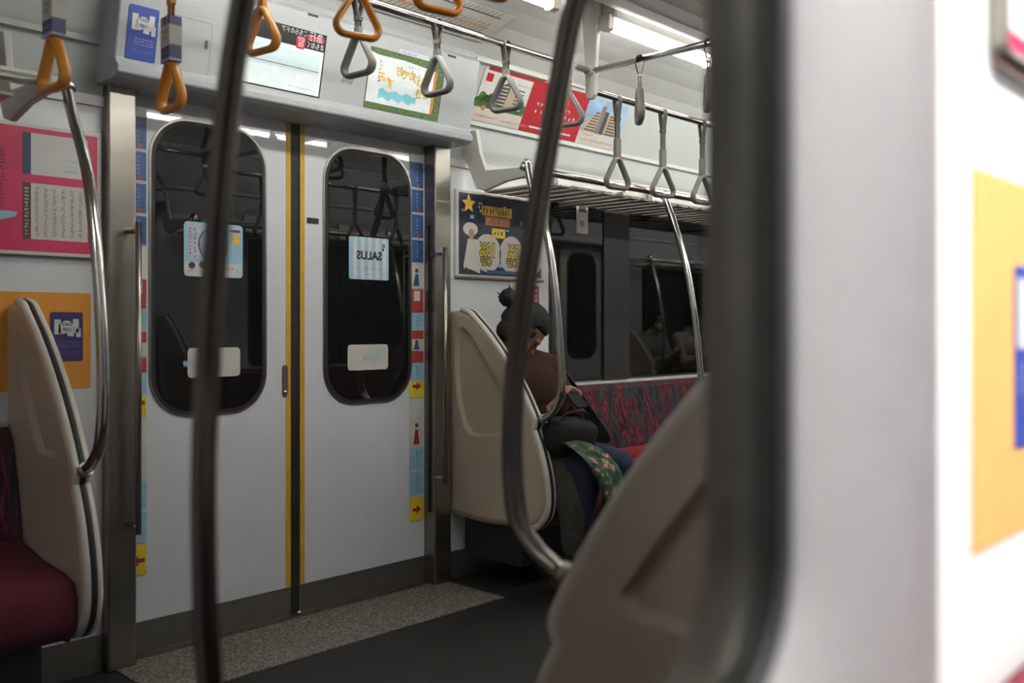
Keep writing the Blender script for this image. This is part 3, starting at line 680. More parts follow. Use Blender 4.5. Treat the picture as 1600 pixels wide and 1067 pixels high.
# ------------------------------------------------------------------ seat end partitions
PROF = [(0, 1.165), (.07, 1.172), (.115, 1.160), (.16, 1.125), (.22, 1.075), (.29, 1.005), (.355, .93), (.415, .85), (.46, .78), (.49, .725), (.492, .705), (.485, .685), (.495, .665), (.525, .60), (.55, .52), (.562, .45), (.562, .39), (.545, .34), (.505, .300), (.45, .285), (.20, .272), (0, .285)]
RECS = [(.035, 1.085), (.085, 1.10), (.13, 1.07), (.21, .98), (.30, .87), (.37, .77), (.395, .71), (.385, .67), (.35, .655), (.20, .635), (.13, .635), (.09, .67), (.05, .79), (.035, .95)]
RECI = [(.10, 1.09), (.15, 1.06), (.24, .96), (.32, .86), (.385, .775), (.375, .745), (.27, .745), (.25, .76), (.14, .92), (.09, 1.04)]
def partition(mir, X, label, group='cream seat end partitions'):
    seat_left = X < 2          # the seat is on the left of this partition
    t = thing('seat_partition', label, 'partition', (X, YW, .28), group, mir=mir)
    hw = .026; b = MB(mir); n = len(PROF)
    prof = [(YW - a, z) for a, z in PROF]
    cy = sum(p[0] for p in prof) / n; cz = sum(p[1] for p in prof) / n
    ins = lambda k: [(y + (cy - y) * k, z + (cz - z) * k) for y, z in prof]
    b.loft([[(X + h, y, z) for y, z in (prof if k == 0 else ins(k))] for h, k in ((-hw, .06), (-hw + .008, .012), (-hw + .014, 0), (hw - .014, 0), (hw - .008, .012), (hw, .06))], CREAM, True)
    # recessed field on both faces, joined to the face by a triangulated band
    import mathutils.geometry as mg
    for s in (-1, 1):
        outer = ins(.06); rec = [(YW - a, z) for a, z in (RECI if (s < 0) == seat_left else RECS)]
        sunk = [(y + (sum(q[0] for q in rec) / len(rec) - y) * .07, z + (sum(q[1] for q in rec) / len(rec) - z) * .07) for y, z in rec]
        tri = mg.tessellate_polygon([[Vector((y, z, 0)) for y, z in outer], [Vector((y, z, 0)) for y, z in rec]])
        allp = [(X + s * hw, y, z) for y, z in outer + rec]
        b.add(allp, [tuple(f) for f in tri], CREAM)
        b.loft([[(X + s * hw, y, z) for y, z in rec], [(X + s * (hw - .019), y, z) for y, z in sunk]], CREAM, True, False, True)
    b.build('panel', t)
    # rims and black line along the free edge
    edge = [Vector((X, y, z)) for y, z in prof[1:-2]]
    for dx, m, nm, r in ((-.013, CREAML, 'edge_rim', .0135), (.013, CREAML, 'edge_rim', .0135), (0, RUBBER, 'edge_seal', .0115)):
        e = MB(mir); pts = smooth([p + Vector((dx, -.0015 if nm == 'edge_rim' else -.006, 0)) for p in edge], 3)
        e.tube(pts, r, m, 8); e.build(nm, t)
    return t
partition(False, 1.01, 'cream seat partition with black edge line at the end of the left maroon seat')
partition(False, 2.80, 'cream seat partition right of the doors, hiding the seated woman')
partition(True, .945, 'large blurred cream seat partition close to the camera at lower right')
partition(True, 7.46, 'dim partition beside the masked passenger, reflected in the dark window', 'partitions seen in reflection')
partition(True, 2.80, 'partition on the near side of the doors, hidden behind the window frame', 'partitions seen in reflection')

# ------------------------------------------------------------------ benches
def bench(mir, x0, x1, seatm, backm, label, n):
    t = thing('bench_seat', label, 'bench', (x0, YW, .25), mir=mir)
    back = [(YW - .01, .40), (YW - .17, .42), (YW - .165, .50), (YW - .125, .66), (YW - .085, .78), (YW - .055, .805), (YW - .01, .805)]
    MB(mir).prism(back, YZ, x0, x1, backm).build('backrest', t, bevel=.012)
    seat = [(YW - .02, .40), (YW - .02, .50), (YW - .18, .495), (YW - .32, .470), (YW - .46, .462), (YW - .525, .448), (YW - .545, .41), (YW - .54, .33), (YW - .50, .285), (YW - .40, .285), (YW - .36, .38)]
    w_ = (x1 - x0) / n
    for i in range(n):
        b = MB(mir); xs = [x0 + w_ * i + w_ * q for q in (.003, .04, .25, .5, .75, .96, .997)]
        loops = [[(x, y, z - (.006 if 0 < j < 6 and 1 < j < 5 and k in (2, 3, 4) else 0) - (.008 if j in (0, 6) else 0)) for k, (y, z) in enumerate(seat)] for j, x in enumerate(xs)]
        b.loft(loops, seatm, True, True, True); b.build('seat_cushion', t)
    MB(mir).box((x0 + .02, YW - .36, .10), (x1 - .02, YW - .02, .31), DARKBASE).build('heater_box', t)
    MB(mir).box((x0, YW - .05, .805), (x1, YW - .008, .818), WHITEP).build('top_rail', t, bevel=.004)
bench(False, 2.832, 5.85, REDSEAT, PATTERN, 'long bench with red seats and dark red patterned backrest below the window', 7)
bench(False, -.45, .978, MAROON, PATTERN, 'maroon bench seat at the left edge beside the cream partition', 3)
bench(True, 2.832, 5.85, REDSEAT, PATTERN, 'bench along the near wall, seen only in reflection', 7)
bench(True, 7.49, 9.2, REDSEAT, PATTERN, 'bench carrying the two reflected passengers', 4)
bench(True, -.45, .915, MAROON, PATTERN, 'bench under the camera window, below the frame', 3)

# ------------------------------------------------------------------ grab poles
def pole(X, pts, r, label, m=STEEL, mir=False, top=None):
    t = thing('grab_pole', label, 'grab pole', pts[-1], 'bent steel grab poles', )
    MB().tube(smooth(pts, 10), r, m, 20).build('pipe', t)
    e = Vector(pts[-1]); f = Vector(pts[-2]); d = (e - f).normalized()
    MB().tube([e - d * .012, e + d * .006], r * 1.25, BRUSH, 18).build('foot_collar', t)
    e = Vector(pts[0]); f = Vector(pts[1]); d = (e - f).normalized()
    MB().tube([e - d * .02, e + d * .006], r * 1.3, STEEL, 18).build('top_socket', t)
    return t
px_ = lambda X, l: [tuple(onX(x, y, X)) for x, y in l]
def withtop(X, tops, l): return [(X, y, z) for y, z in tops] + px_(X, l)
pole(1.01, withtop(1.01, [(2.62, 1.742), (2.64, 1.80)], [(110, 165), (135, 260), (148, 360), (155, 450), (160, 540), (161, 620), (157, 690), (146, 720), (133, 735)]), .0155, 'bent steel pole in front of the pink poster, above the left seat')
pole(2.80, withtop(2.80, [(2.60, 1.742), (2.585, 1.765)], [(827, 275), (835, 310), (850, 350), (862, 410), (870, 480), (876, 560), (877, 610), (868, 640), (847, 656)]), .0155, 'bent steel pole in front of the seated woman beside the partition')
pole(3.79, withtop(3.79, [(2.60, 1.742)], [(1045, 325), (1060, 370), (1075, 430), (1086, 500), (1092, 560), (1096, 620)]) + [(3.79, 2.44, .60), (3.79, 2.485, .47)], .0155, 'bright steel pole rising to the rack in the middle of the patterned bench')
pole(.945, [(.945, .70, 1.742), (.945, .71, 1.68)] + px_(.945, [(900, 0), (876, 120), (854, 240), (834, 360), (816, 480), (805, 580), (800, 680), (803, 770), (814, 825), (838, 862), (868, 890), (886, 903)]), .0150, 'blurred steel pole with painted dark reflections close to the camera, bending onto the near partition', STEEL_DKREFL)
pole(.50, [(.50, .73, 1.742), (.50, .77, 1.60)] + px_(.50, [(381, 0), (358, 150), (345, 280), (335, 420), (327, 530), (319, 700), (318, 830), (321, 950), (328, 1060)]) + [(.50, .90, .60), (.50, .86, .46)], .0135, 'blurred steel pole with painted dark reflections close to the camera, crossing the left door', STEEL_DKREFL)
def rpole(X, label):
    yz = [(2.60, 1.742), (2.585, 1.775), (2.56, 1.75), (2.52, 1.60), (2.46, 1.38), (2.42, 1.15), (2.41, .95), (2.43, .78), (2.50, .715)]
    pole(X, [(X, MS - y, z) for y, z in yz], .0155, label)
for X, lb in ((2.80, 'bent pole on the near side rack, reflected in the right door window'), (7.46, 'thin bent pole beside the masked passenger in reflection'), (4.3, 'pole in the middle of the near bench, seen reflected')):
    rpole(X, lb)

# ------------------------------------------------------------------ overhead rails and brackets
def rail(pts, label, r=.0125, ends=True):
    t = thing('overhead_rail', label, 'rail', pts[0], 'overhead strap rails')
    MB().tube(pts, r, STEEL, 16).build('pipe', t)
    for e in (pts[0], pts[-1]): MB().ell(e, (.020, .020, .020), BRUSH, 14, 10).build('rail_joint', t)
    return t
XR, XL = 2.864, 1.175
for mir in (False, True):
    Y = MS - 2.30 if mir else 2.30; sd = 'near' if mir else 'far'
    rail([(XL, Y, 2.092), (XR, Y, 2.092)], 'steel strap rail across the door area on the %s side of the aisle' % sd)
    rail([(XR + .012, Y, 2.018), (5.75, Y, 2.018)], 'long steel strap rail above the %s bench right of the doors' % sd)
    rail([(-.6, Y, 2.018), (XL - .012, Y, 2.018)], 'steel strap rail above the %s left bench' % sd)
    for X in (XL, XR, 5.77):
        if X == XL and mir: continue
        t = thing('rail_bracket', 'white ceiling bracket holding the strap rail ends, %s side, %s' % (sd, {XL: 'left of the doors', XR: 'right of the doors', 5.77: 'far along the bench'}[X]), 'bracket', (X, 2.3, 1.99), 'white rail brackets', mir=mir)
        MB(mir).prism([(2.255, 2.38), (2.345, 2.38), (2.325, 2.10), (2.322, 2.00), (2.312, 1.985), (2.288, 1.985), (2.278, 2.00), (2.275, 2.10)], YZ, X - .011, X + .011, WHITEP).build('plate', t, bevel=.004)
        MB(mir).tube([(X - .024, 2.3, 2.092), (X + .024, 2.3, 2.092)], .019, WHITEP, 16).build('clamp', t)
rail([(XR, 2.30, 2.094), (XR, MS - 2.30, 2.094)], 'short steel rail running across the car right of the doors')
rail([(1.525, 2.30, 2.094), (1.525, MS - 2.30, 2.094)], 'steel cross rail above the top edge of the view left of the doors')

# ------------------------------------------------------------------ hand straps
def strap_mesh(m, mb_, drop, ad=False):
    """parts in local space, hanging from z=0 (the rail axis); ring lies in the local x-z plane"""
    P = {}
    b = MB(); rh = .112; hw = .055
    zb = -drop + .007; zt = zb + rh
    tri = [(-hw, zb), (hw, zb), (.012, zt), (-.012, zt)]
    pts = []
    def arc(cx, cz, r, a0, a1, n=6):
        for i in range(n + 1):
            a = R(a0 + (a1 - a0) * i / n); pts.append((cx + r * math.cos(a), 0, cz + r * math.sin(a)))
    arc(hw - .018, zb + .024, .024, -90, 24); arc(0, zt - .014, .018, 24, 156); arc(-hw + .018, zb + .024, .024, 156, 270)
    b.tube(pts, .0092, m, 12, closed=True, flat=1.6, flatax=(0, 1, 0)); P['ring'] = b
    b = MB()
    zs = zt + .002; zk = -.085 if drop > .3 else -.060
    if drop > .3: b.prism(rr(-.0135, zs - .006, .0135, zs + .085, .005, 3), XZ, -.0085, .0085, m)
    else: b.prism(rr(-.0115, zs - .006, .0115, zs + .030, .005, 3), XZ, -.0075, .0075, m)
    P['sleeve'] = b
    b = MB()
    for s in (-1, 1):       # the belt goes over the rail and closes below it
        f = [(s * .0155, .0), (s * .0165, -.012), (s * .004, zk), (s * .0030, zs + .02)]
        b.prism([(x + .0013, z) for x, z in f] + [(x - .0013, z) for x, z in f][::-1], lambda a, c, h: (h, a, c), -.011, .011, mb_)
    lp = [(0, .0155 * math.cos(R(a)), .0155 * math.sin(R(a))) for a in range(0, 181, 20)]
    b.tube(lp, .011, mb_, 8, flat=.14, flatax=(0, 0, 1)) if False else None
    loops = [[(x, r_ * math.cos(R(a)), r_ * math.sin(R(a))) for x, r_ in ((-.011, .0142), (.011, .0142), (.011, .0168), (-.011, .0168))] for a in range(0, 181, 15)]
    b.loft(loops, mb_, False, True, True)
    P['belt'] = b
    b = MB().prism(rr(-.0125, zk - .007, .0125, zk + .007, .003, 3), XZ, -.0075, .0075, mb_ if drop > .3 else STEEL); P['buckle'] = b
    if ad:
        b = MB(); z0 = zs + .004; z1 = z0 + .115
        b.prism(rr(-.027, z0, .027, z1, .004, 3), XZ, -.016, .016, PURPLE)
        b.prism(rr(-.0275, z0 + .038, .0275, z1 - .022, .004, 3), XZ, -.0165, .0165, PAPERW)
        b.prism(rr(-.0275, z0 - .001, .0275, z0 + .007, .002, 3), XZ, -.0168, .0168, LILAC)
        for s in (-1, 1):
            pl = Plane((0, s * .0166, z0), (-s, 0, 0), (0, 0, 1)); p = Print(pl)
            p.text('DAY', 0, .075, .017, PURPLE, .001); p.text('OFF', 0, .058, .017, PURPLE, .001); p.scrib(-.022, .018, .022, .024, 9, LILAC, .0008)
            for k in (-1, 1): p.rect(k * .013 - .004, .094, k * .013 + .004, .116, PAPERW, .001)
            b.v += [v for v in []]; o = len(b.v)
            for v in p.mb.v: b.v.append(v)
            for f, fm in zip(p.mb.f, p.mb.fm): b.f.append([o + i for i in f]); b.fm.append(b.mi(p.mb.mats[fm])); b.sm.append(False)
        P['ad_sleeve'] = b
    return P
PROTO = {}
def strap(kind, x, y, zr, rot, label, group, tilt=0):
    t = thing('hand_strap', label, 'hand strap', (x, y, zr), group)
    t.rotation_euler = (tilt, 0, rot)
    if kind not in PROTO:
        m, mb_, drop, ad = {'gd': (GREYP, GREYB, .235, 0), 'gb': (GREYP, GREYB, .368, 0), 'od': (ORANGE, ORANGEB, .235, 0), 'oa': (ORANGE, ORANGEB, .365, 1)}[kind]
        keep = t.location.copy(); t.location = (0, 0, 0)
        PROTO[kind] = [b.build(n, t) for n, b in strap_mesh(m, mb_, drop, ad).items()]
        t.location = keep
    else:
        for c in PROTO[kind]:
            d = c.copy(); C.objects.link(d); d.parent = t
    return t
GD = 'grey hand straps over the doorway'; GB = 'grey hand straps above the far bench'; OR = 'orange hand straps'
YR = 2.30
gd = [(1.74, 96, 'short grey strap hanging behind the middle orange triangle strap'), (2.06, 92, 'short grey strap overlapping the right edge of the drawing screen'), (2.385, 99, 'short grey strap in front of the left apartment block advert'), (2.725, 99, 'short grey strap partly hidden by the near dark pole in front of the red advert')]
for x, a, lb in gd: strap('gd', x, YR, 2.092, R(a), lb, GD)
gb = [(3.03, -8, 'long grey strap, first to the right of the white bracket'), (3.35, -12, 'long grey strap in front of the top of the bright steel pole'), (3.66, -10, 'long grey strap nearest the blurred window edge'), (3.98, -10, 'long grey strap hidden behind the window edge'), (4.3, 5, 'long grey strap further along behind the window edge')]
for x, a, lb in gb: strap('gb', x, YR, 2.018, R(a), lb, GB)
strap('gd', XR, 2.07, 2.094, R(41), 'short grey strap seen edge-on under the cross rail below the lit tube', GD)
strap('gd', XR, 1.775, 2.094, R(36), 'short grey strap on the cross rail at the blurred window edge', GD)
strap('oa', .856, YR, 2.018, R(92), 'orange strap with purple and white ad sleeve nearest the left edge', OR)
strap('oa', 1.145, YR, 2.018, R(87), 'orange strap with purple and white ad sleeve in front of the blue poster', OR)
strap('od', 1.41, YR, 2.092, R(97), 'orange strap in front of the information screen beside the near pole', OR)
strap('od', 1.515, 2.005, 2.094, R(-11), 'orange triangle strap seen face-on at top centre', OR)
strap('od', 1.525, 1.70, 2.094, R(-10), 'orange strap whose lower edge dips below the top of the view', OR)
strap('od', 1.535, 1.545, 2.094, R(-12), 'rightmost orange strap, only its lowest edge in view', OR)
for i, x in enumerate((3.1, 3.45, 3.8, 4.15, 4.5, 4.85, 5.2)):
    strap('gb', x, MS - YR, 2.018, R(10 * (i % 3) - 10), 'grey strap above the near bench, dark in the reflections', 'straps seen only in reflection')
for i, x in enumerate((1.74, 2.06, 2.4, 2.72)):
    strap('gd', x, MS - YR, 2.092, R(12 * (i % 3) - 10), 'short grey strap over the near doors, dark in the reflections', 'straps seen only in reflection')

# ------------------------------------------------------------------ fluorescent lamps
def lamp(mir, x0, x1, label, yo=0):
    t = thing('ceiling_light', label, 'ceiling light', (x0, 2.24 + yo, 2.37), 'tube lamps along the ceiling', mir=mir)
    Y = 2.24 + yo; Z = 2.262
    b = MB(mir).prism([(Y - .03, 2.290), (Y + .03, 2.290), (Y + .075, 2.371), (Y - .075, 2.371)], YZ, x0 - .02, x1 + .02, WHITEP); b.build('housing', t, bevel=.005)
    MB(mir).tube([(x0, Y, Z), (x1, Y, Z)], .0165, TUBE, 16).build('tube', t)
    for x, s in ((x0, -1), (x1, 1)):
        MB(mir).prism([(Y - .028, 2.30), (Y - .024, 2.245), (Y, 2.238), (Y + .024, 2.245), (Y + .028, 2.30)], YZ, x, x + s * .035, CREAML).build('tube_socket', t, bevel=.004)
lx = [(-.85, -.05, 'above the left bench'), (1.36, 2.545, 'over the doors'), (2.90, 3.60, 'above the seated woman, brightest in view'), (3.78, 4.95, 'further along the patterned bench'), (5.1, 6.3, 'beyond the patterned bench'), (6.5, 7.7, 'over the reflected doors'), (7.85, 9.05, 'over the reflected passengers')]
for a_, c_, lb in lx:
    if a_ > 0: lamp(False, a_, c_, 'fluorescent tube lamp on the far side, ' + lb)
    lamp(True, a_, c_, 'fluorescent tube lamp on the near side, ' + lb)

# ------------------------------------------------------------------ near wall with the camera's window
# frame ring round the opening, facing the camera (y = .25) and reaching back to y = .31
wx0, wx1, wz0, wz1 = -.45, .500, .880, 1.72
def LR(x0, z0, x1, z1, r, Y): return [(x, Y, z) for x, z in rr(x0, z0, x1, z1, r, 12)]
FRAME = mat('window_frame_grey', (.255, .245, .25), .42, var=.02, scale=50)
REVEAL = mat('window_reveal', (.28, .265, .24), .38, .4, var=.12, scale=14)
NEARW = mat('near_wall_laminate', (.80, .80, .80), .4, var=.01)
t = thing('window_4', 'large grey window frame filling the right side of the view, close to the camera', 'window', (.5, .25, .88), kind='structure')
b = MB(); I = lambda k, Y, r: LR(wx0 - k, wz0 - k, wx1 + k, wz1 + k, r, Y)
b.loft([I(0, .256, .09), I(.008, .248, .096), I(.055, .243, .12), I(.075, .238, .13), I(.19, .240, .17), I(.205, .247, .175), I(.21, .256, .175)], FRAME, True)
b.build('window_frame', t)
b = MB(); b.loft([I(0, .256, .09), I(0, .263, .09)], RUBBER, True); b.loft([I(0, .263, .09), I(0, .280, .09)], mat('frame_gasket', (.12, .115, .105), .5), True); b.loft([I(0, .280, .09), I(0, .312, .09)], REVEAL, True); b.loft([I(.012, .262, .09), I(.012, .312, .09)], REVEAL, True); b.loft([I(0, .312, .09), I(.012, .312, .09)], REVEAL, True); b.build('window_reveal', t)
b = MB(); b.loft([I(-.008, .2565, .086), I(.002, .2545, .09), I(.002, .2600, .09), I(-.008, .2605, .086)], RUBBER, True, closed=True); b.build('window_seal', t)
b = MB(); lp = I(.003, .2585, .09); b.add(lp, [tuple(range(len(lp)))], DIMPANE); b.build('glass_pane', t)  # window glass with added tint, so the view behind reads as a dim reflection
b = MB()
out = LR(-.9, 0, X1, 2.42, .001, .255)
b.loft([I(.20, .255, .17), out], NEARW, False)
b.build('wall_front', t)
b = MB(); b.loft([LR(wx0 - .012, wz0 - .012, wx1 + .012, wz1 + .012, .09, .308), LR(-.9, 0, .75, 2.42, .001, .308)], WALL, False); b.build('wall_back', t)
# right hand wall: orange film, manners poster, framed poster, seat back
NP = Plane((0, .255, 0), (1, 0, 0), (0, 0, 1))
def nuv(x, y):
    p_ = onY(x, y, .255); return p_.x, p_.z
a = nuv(1517, 868); c = nuv(1517, 268)
tag(MB().box((a[0], .2535, a[1]), (a[0] + .9, .2548, c[1] + .004), mat('orange_wall_film_glare', (.80, .42, .14), .45, var=.03)).build('orange_wall_film'), 'orange rectangle paled by painted glare on the bright wall at the right edge', 'wall film')  # same film as on the far wall, glare mixed into its colour
a = nuv(1581, 702); c = nuv(1581, 414)
p = Print(Plane((0, .2530, 0), (1, 0, 0), (0, 0, 1)))
u0, v0, v1 = a[0], a[1], c[1]; u1 = u0 + .105
p.rect(u0, v0, u1, v1, BLUEP, r=.004); p.rect(u0 + .006, v0 + .09, u0 + .05, v1 - .012, PAPER, .0016); p.disc(u0 + .055, v1 - .045, .02, PAPER, .002)
for k in range(3): p.scrib(u0 + .008, v0 + .05 + k * .01, u1 - .01, v0 + .055 + k * .01, 12, LILAC)
tag(p.mb.build('manners_poster'), 'blue poster with white shapes cut off by the right edge', 'poster')
zc = nuv(1552, 104)[1]; xc = nuv(1543, 60)[0]
t = thing('framed_poster', 'corner of a framed pink poster at the top right corner of the view', 'poster', (xc + .4, .25, zc))
b = MB(); fr = lambda k, Y: LR(xc + k, zc + k, xc + .98, zc + .40 - k, .018, Y)
b.loft([fr(0, .254), fr(0, .243), fr(.006, .240), fr(.013, .243), fr(.014, .254)], BRUSH, True); b.build('frame', t)
b = MB(); b.box((xc + .013, .250, zc + .013), (xc + .96, .253, zc + .38), PAPER); b.box((xc + .018, .2490, zc + .022), (xc + .95, .2500, zc + .375), PINK); b.box((xc + .032, .2480, zc + .035), (xc + .95, .2490, zc + .37), PAPER); b.build('print', t)
t = thing('bench_seat', 'maroon seat back corner at the bottom right corner of the view', 'bench', (.9, .25, .45))
MB().prism([(.250, .45), (.10, .45), (.15, .70), (.20, .80), (.250, .802)], YZ, .77, 2.2, MAROON).build('backrest', t, bevel=.01)
MB().prism([(.250, .28), (-.28, .28), (-.28, .43), (.10, .47), (.250, .46)], YZ, .77, 2.2, MAROON).build('seat_cushion', t, bevel=.015)
# camera side of the car: ceiling is shared, two more lamps and an end wall
struct(MB().box((X0, -2.66, 0), (X1, -2.6, 2.5), WALL), 'wall_back', 'light grey wall behind the camera', 'wall')
for a_, c_ in ((-.3, .9), (1.1, 2.3)):
    lamp(False, a_, c_, 'fluorescent tube lamp on the camera side of the window, %s' % ('left' if a_ < 0 else 'right'), yo=-2.24 - .55)

# ------------------------------------------------------------------ people
def remesh(v, it=6):
    def f(o):
        m = o.modifiers.new('remesh', 'REMESH'); m.mode = 'VOXEL'; m.voxel_size = v; m.use_smooth_shade = True
        s = o.modifiers.new('smooth', 'SMOOTH'); s.factor = .5; s.iterations = it
    return f
def head_parts(b, c, HR, m, k=1.0):
    """head with face towards local +f; built in a frame then tilted; b.M is set by the caller"""
    old = b.M; b.M = old @ Matrix.Translation(c) @ HR
    def fn(q, d):
        q = q.copy()
        if d.z < -.1: q.x *= 1 - .30 * min(1, -d.z * 1.1); q.y *= 1 - .10 * (-d.z)
        if d.y < -.2 and d.z > -.1: q.x *= 1.04
        return q
    b.ell((0, 0, .01), (.074 * k, .092 * k, .112 * k), m, 28, 20, fn)
    b.ell((0, .055, -.055), (.042, .040, .045), m)            # jaw and chin
    b.cap((0, .088, .018), (0, .104, -.018), .008, .012, m)    # nose
    for s in (-1, 1):
        b.ell((s * .010, .100, -.022), (.007, .008, .006), m, 10, 8)
        b.ell((s * .076, -.002, -.005), (.007, .016, .026), m, 12, 8)   # ear
        b.cap((s * .015, .088, .034), (s * .045, .078, .034), .008, .007, m)   # brow
        b.ell((s * .042, .066, -.020), (.022, .018, .020), m, 12, 8)   # cheek
    b.cap((-.016, .093, -.046), (.016, .093, -.046), .0065, .0065, m); b.cap((-.012, .091, -.055), (.012, .091, -.055), .0065, .0065, m)
    b.M = old
def hand(b, wrist, palm_dir, across, curl, side, m):
    """palm and five bent fingers; palm_dir to the knuckles, across to the index side, curl the way fingers bend"""
    w_ = Vector(wrist); d = Vector(palm_dir).normalized(); a = Vector(across).normalized(); n = Vector(curl).normalized()
    k0 = w_ + d * .012
    for i in range(4):
        o = (1.5 - i) * .019
        b.cap(k0 + a * o * .75, w_ + d * .082 + a * o, .013, .011, m, 10)
    L = (.070, .078, .073, .058)
    for i in range(4):
        o = (1.5 - i) * .0205; p0 = w_ + d * .086 + a * o; l = L[i]
        d1 = (d * .85 + n * .50).normalized(); p1 = p0 + d1 * l * .45; d2 = (d * .35 + n * .95).normalized(); p2 = p1 + d2 * l * .32; d3 = (d * -.15 + n).normalized(); p3 = p2 + d3 * l * .25
        b.cap(p0, p1, .0092, .0084, m, 10); b.cap(p1, p2, .0084, .0078, m, 10); b.cap(p2, p3, .0078, .0066, m, 10)
    t0 = w_ + d * .028 + a * .030; t1 = t0 + (d * .55 + a * .75 + n * .35).normalized() * .038; t2 = t1 + (d * .85 + n * .45).normalized() * .030
    b.cap(t0 - a * .012, t1, .013, .0100, m, 10); b.cap(t1, t2, .0100, .0078, m, 10)
def person(mir, X, Yh, label, top, legs, J, bun=False, mask=False, coat=None, shoe=BLACKP):
    """local frame: x to the side, y forwards (to the aisle), z up; origin under the hips"""
    t = thing('person', label, 'person', (X, Yh, 0), mir=mir)
    M = Matrix.Translation((X, Yh, 0)) @ Matrix.Scale(-1, 4, (0, 1, 0))
    V = Vector
    hip, chest, neck, hc, pitch = J['hip'], J['chest'], J['neck'], J['head'], J['pitch']; HR = Matrix.Rotation(J.get('yaw', 0), 4, 'Z') @ Matrix.Rotation(pitch, 4, 'X')
    b = MB(mir); b.M = M
    def trunk(b, g, m):
        b.ell(hip, (.16 + g, .115 + g, .11 + g), m); b.ell(V(hip).lerp(V(chest), .5), (.135 + g, .10 + g, .14 + g), m); b.ell(chest, (.165 + g, .105 + g, .13 + g), m)
        for s in (-1, 1): b.cap(V(chest) + V((s * .06, 0, .10)), J['sh'][s], .055 + g, .050 + g, m)
    trunk(b, 0, SKIN); b.cap(V(chest) + V((0, 0, .06)), neck, .060, .052, SKIN); b.cap(neck, V(hc) + V((0, -.01, -.03)), .052, .052, SKIN)
    head_parts(b, hc, HR, SKIN)
    for s in (-1, 1):
        b.cap(J['sh'][s], J['el'][s], .045, .036, SKIN); b.cap(J['el'][s], J['wr'][s], .036, .024, SKIN)
        b.cap(V(hip) + V((s * .085, .02, -.01)), J['kn'][s], .074, .050, SKIN); b.cap(J['kn'][s], J['an'][s], .048, .034, SKIN)
        hnd = J['hand'][s]; hand(b, J['wr'][s], hnd[0], hnd[1], hnd[2], s, SKIN)
        b.cap(J['an'][s], V(J['an'][s]) + V((0, .12, -.05)), .034, .028, SKIN)
    b.build('body', t, mods=remesh(.0055, 4))
    b = MB(mir); b.M = M; trunk(b, .014, top)
    for s in (-1, 1): b.cap(J['sh'][s], J['el'][s], .064, .052, top); b.cap(J['el'][s], V(J['el'][s]).lerp(V(J['wr'][s]), .9), .052, .037, top)
    b.cap(V(chest) + V((0, 0, .06)), V(neck).lerp(V(hc), .1), .072, .062, top)
    b.build('top', t, mods=remesh(.009, 4))
    b = MB(mir); b.M = M; b.ell(V(hip) + V((0, .01, -.01)), (.178, .132, .10), legs)
    for s in (-1, 1):
        b.cap(V(hip) + V((s * .085, .03, 0)), J['kn'][s], .086, .060, legs); b.cap(J['kn'][s], V(J['kn'][s]).lerp(V(J['an'][s]), .93), .059, .044, legs)
    b.build('trousers', t, mods=remesh(.009, 4))
    for s in (-1, 1):
        a_ = V(J['an'][s]); b = MB(mir); b.M = M
        b.cap(a_ + V((0, -.01, -.015)), a_ + V((0, .0, -.045)), .046, .046, shoe); b.cap(a_ + V((0, -.02, -.045)), a_ + V((0, .15, -.055)), .044, .036, shoe); b.build('shoe', t, mods=remesh(.009, 3))
    # hair: a cap over the skull, open at the face
    b = MB(mir); b.M = M @ Matrix.Translation(hc) @ HR
    def hf(q, d):
        k = 1 + .03 * noise.noise(Vector(d) * 5)
        if d.y > .35 and d.z < .45: k *= .80        # front stays inside the face
        if d.z < -.5: k *= .9
        return Vector(q) * k
    b.ell((0, -.012, .022), (.089, .107, .118), HAIR, 36, 24, hf)
    b.cap((-.040, -.035, -.045), (.040, -.035, -.045), .05, .05, HAIR)
    for s in (-1, 1): b.cap((s * .072, .035, .035), (s * .074, .022, -.045), .018, .012, HAIR)
    for s in (-1, 1): b.ell((s * .066, -.012, .0), (.026, .050, .065), HAIR, 16, 12)
    if bun:
        b.cap((0, -.085, .04), (-.022, -.130, .040), .030, .026, HAIR)
        b.ell((-.030, -.150, .035), (.042, .038, .040), HAIR, 20, 14, lambda q, d: q * (1 + .16 * noise.noise(d * 3.1)))
        for i in range(8):
            a_ = i * .8; b.cap((-.030 + .02 * math.cos(a_), -.163, .035 + .02 * math.sin(a_)), (-.030 + .046 * math.cos(a_), -.190 - .008 * (i % 3), .035 + .042 * math.sin(a_)), .006, .0015, HAIR, 6)
    b.build('hair', t, mods=remesh(.004, 2))
    for s in (-1, 1):
        b = MB(mir); b.M = M @ Matrix.Translation(hc) @ HR; b.ell((s * .031, .083, .020), (.012, .006, .006), INKB, 12, 8); b.build('eye', t)
    if mask:
        b = MB(mir); b.M = M @ Matrix.Translation(hc) @ HR; b.ell((0, .062, -.040), (.062, .054, .048), PAPER, 20, 14)
        for s in (-1, 1): b.tube([(s * .058, .06, -.03), (s * .076, .0, -.002)], .002, PAPER, 6)
        b.build('mask', t)
    if coat:
        coat(t, M, mir)
    return t
V = Vector
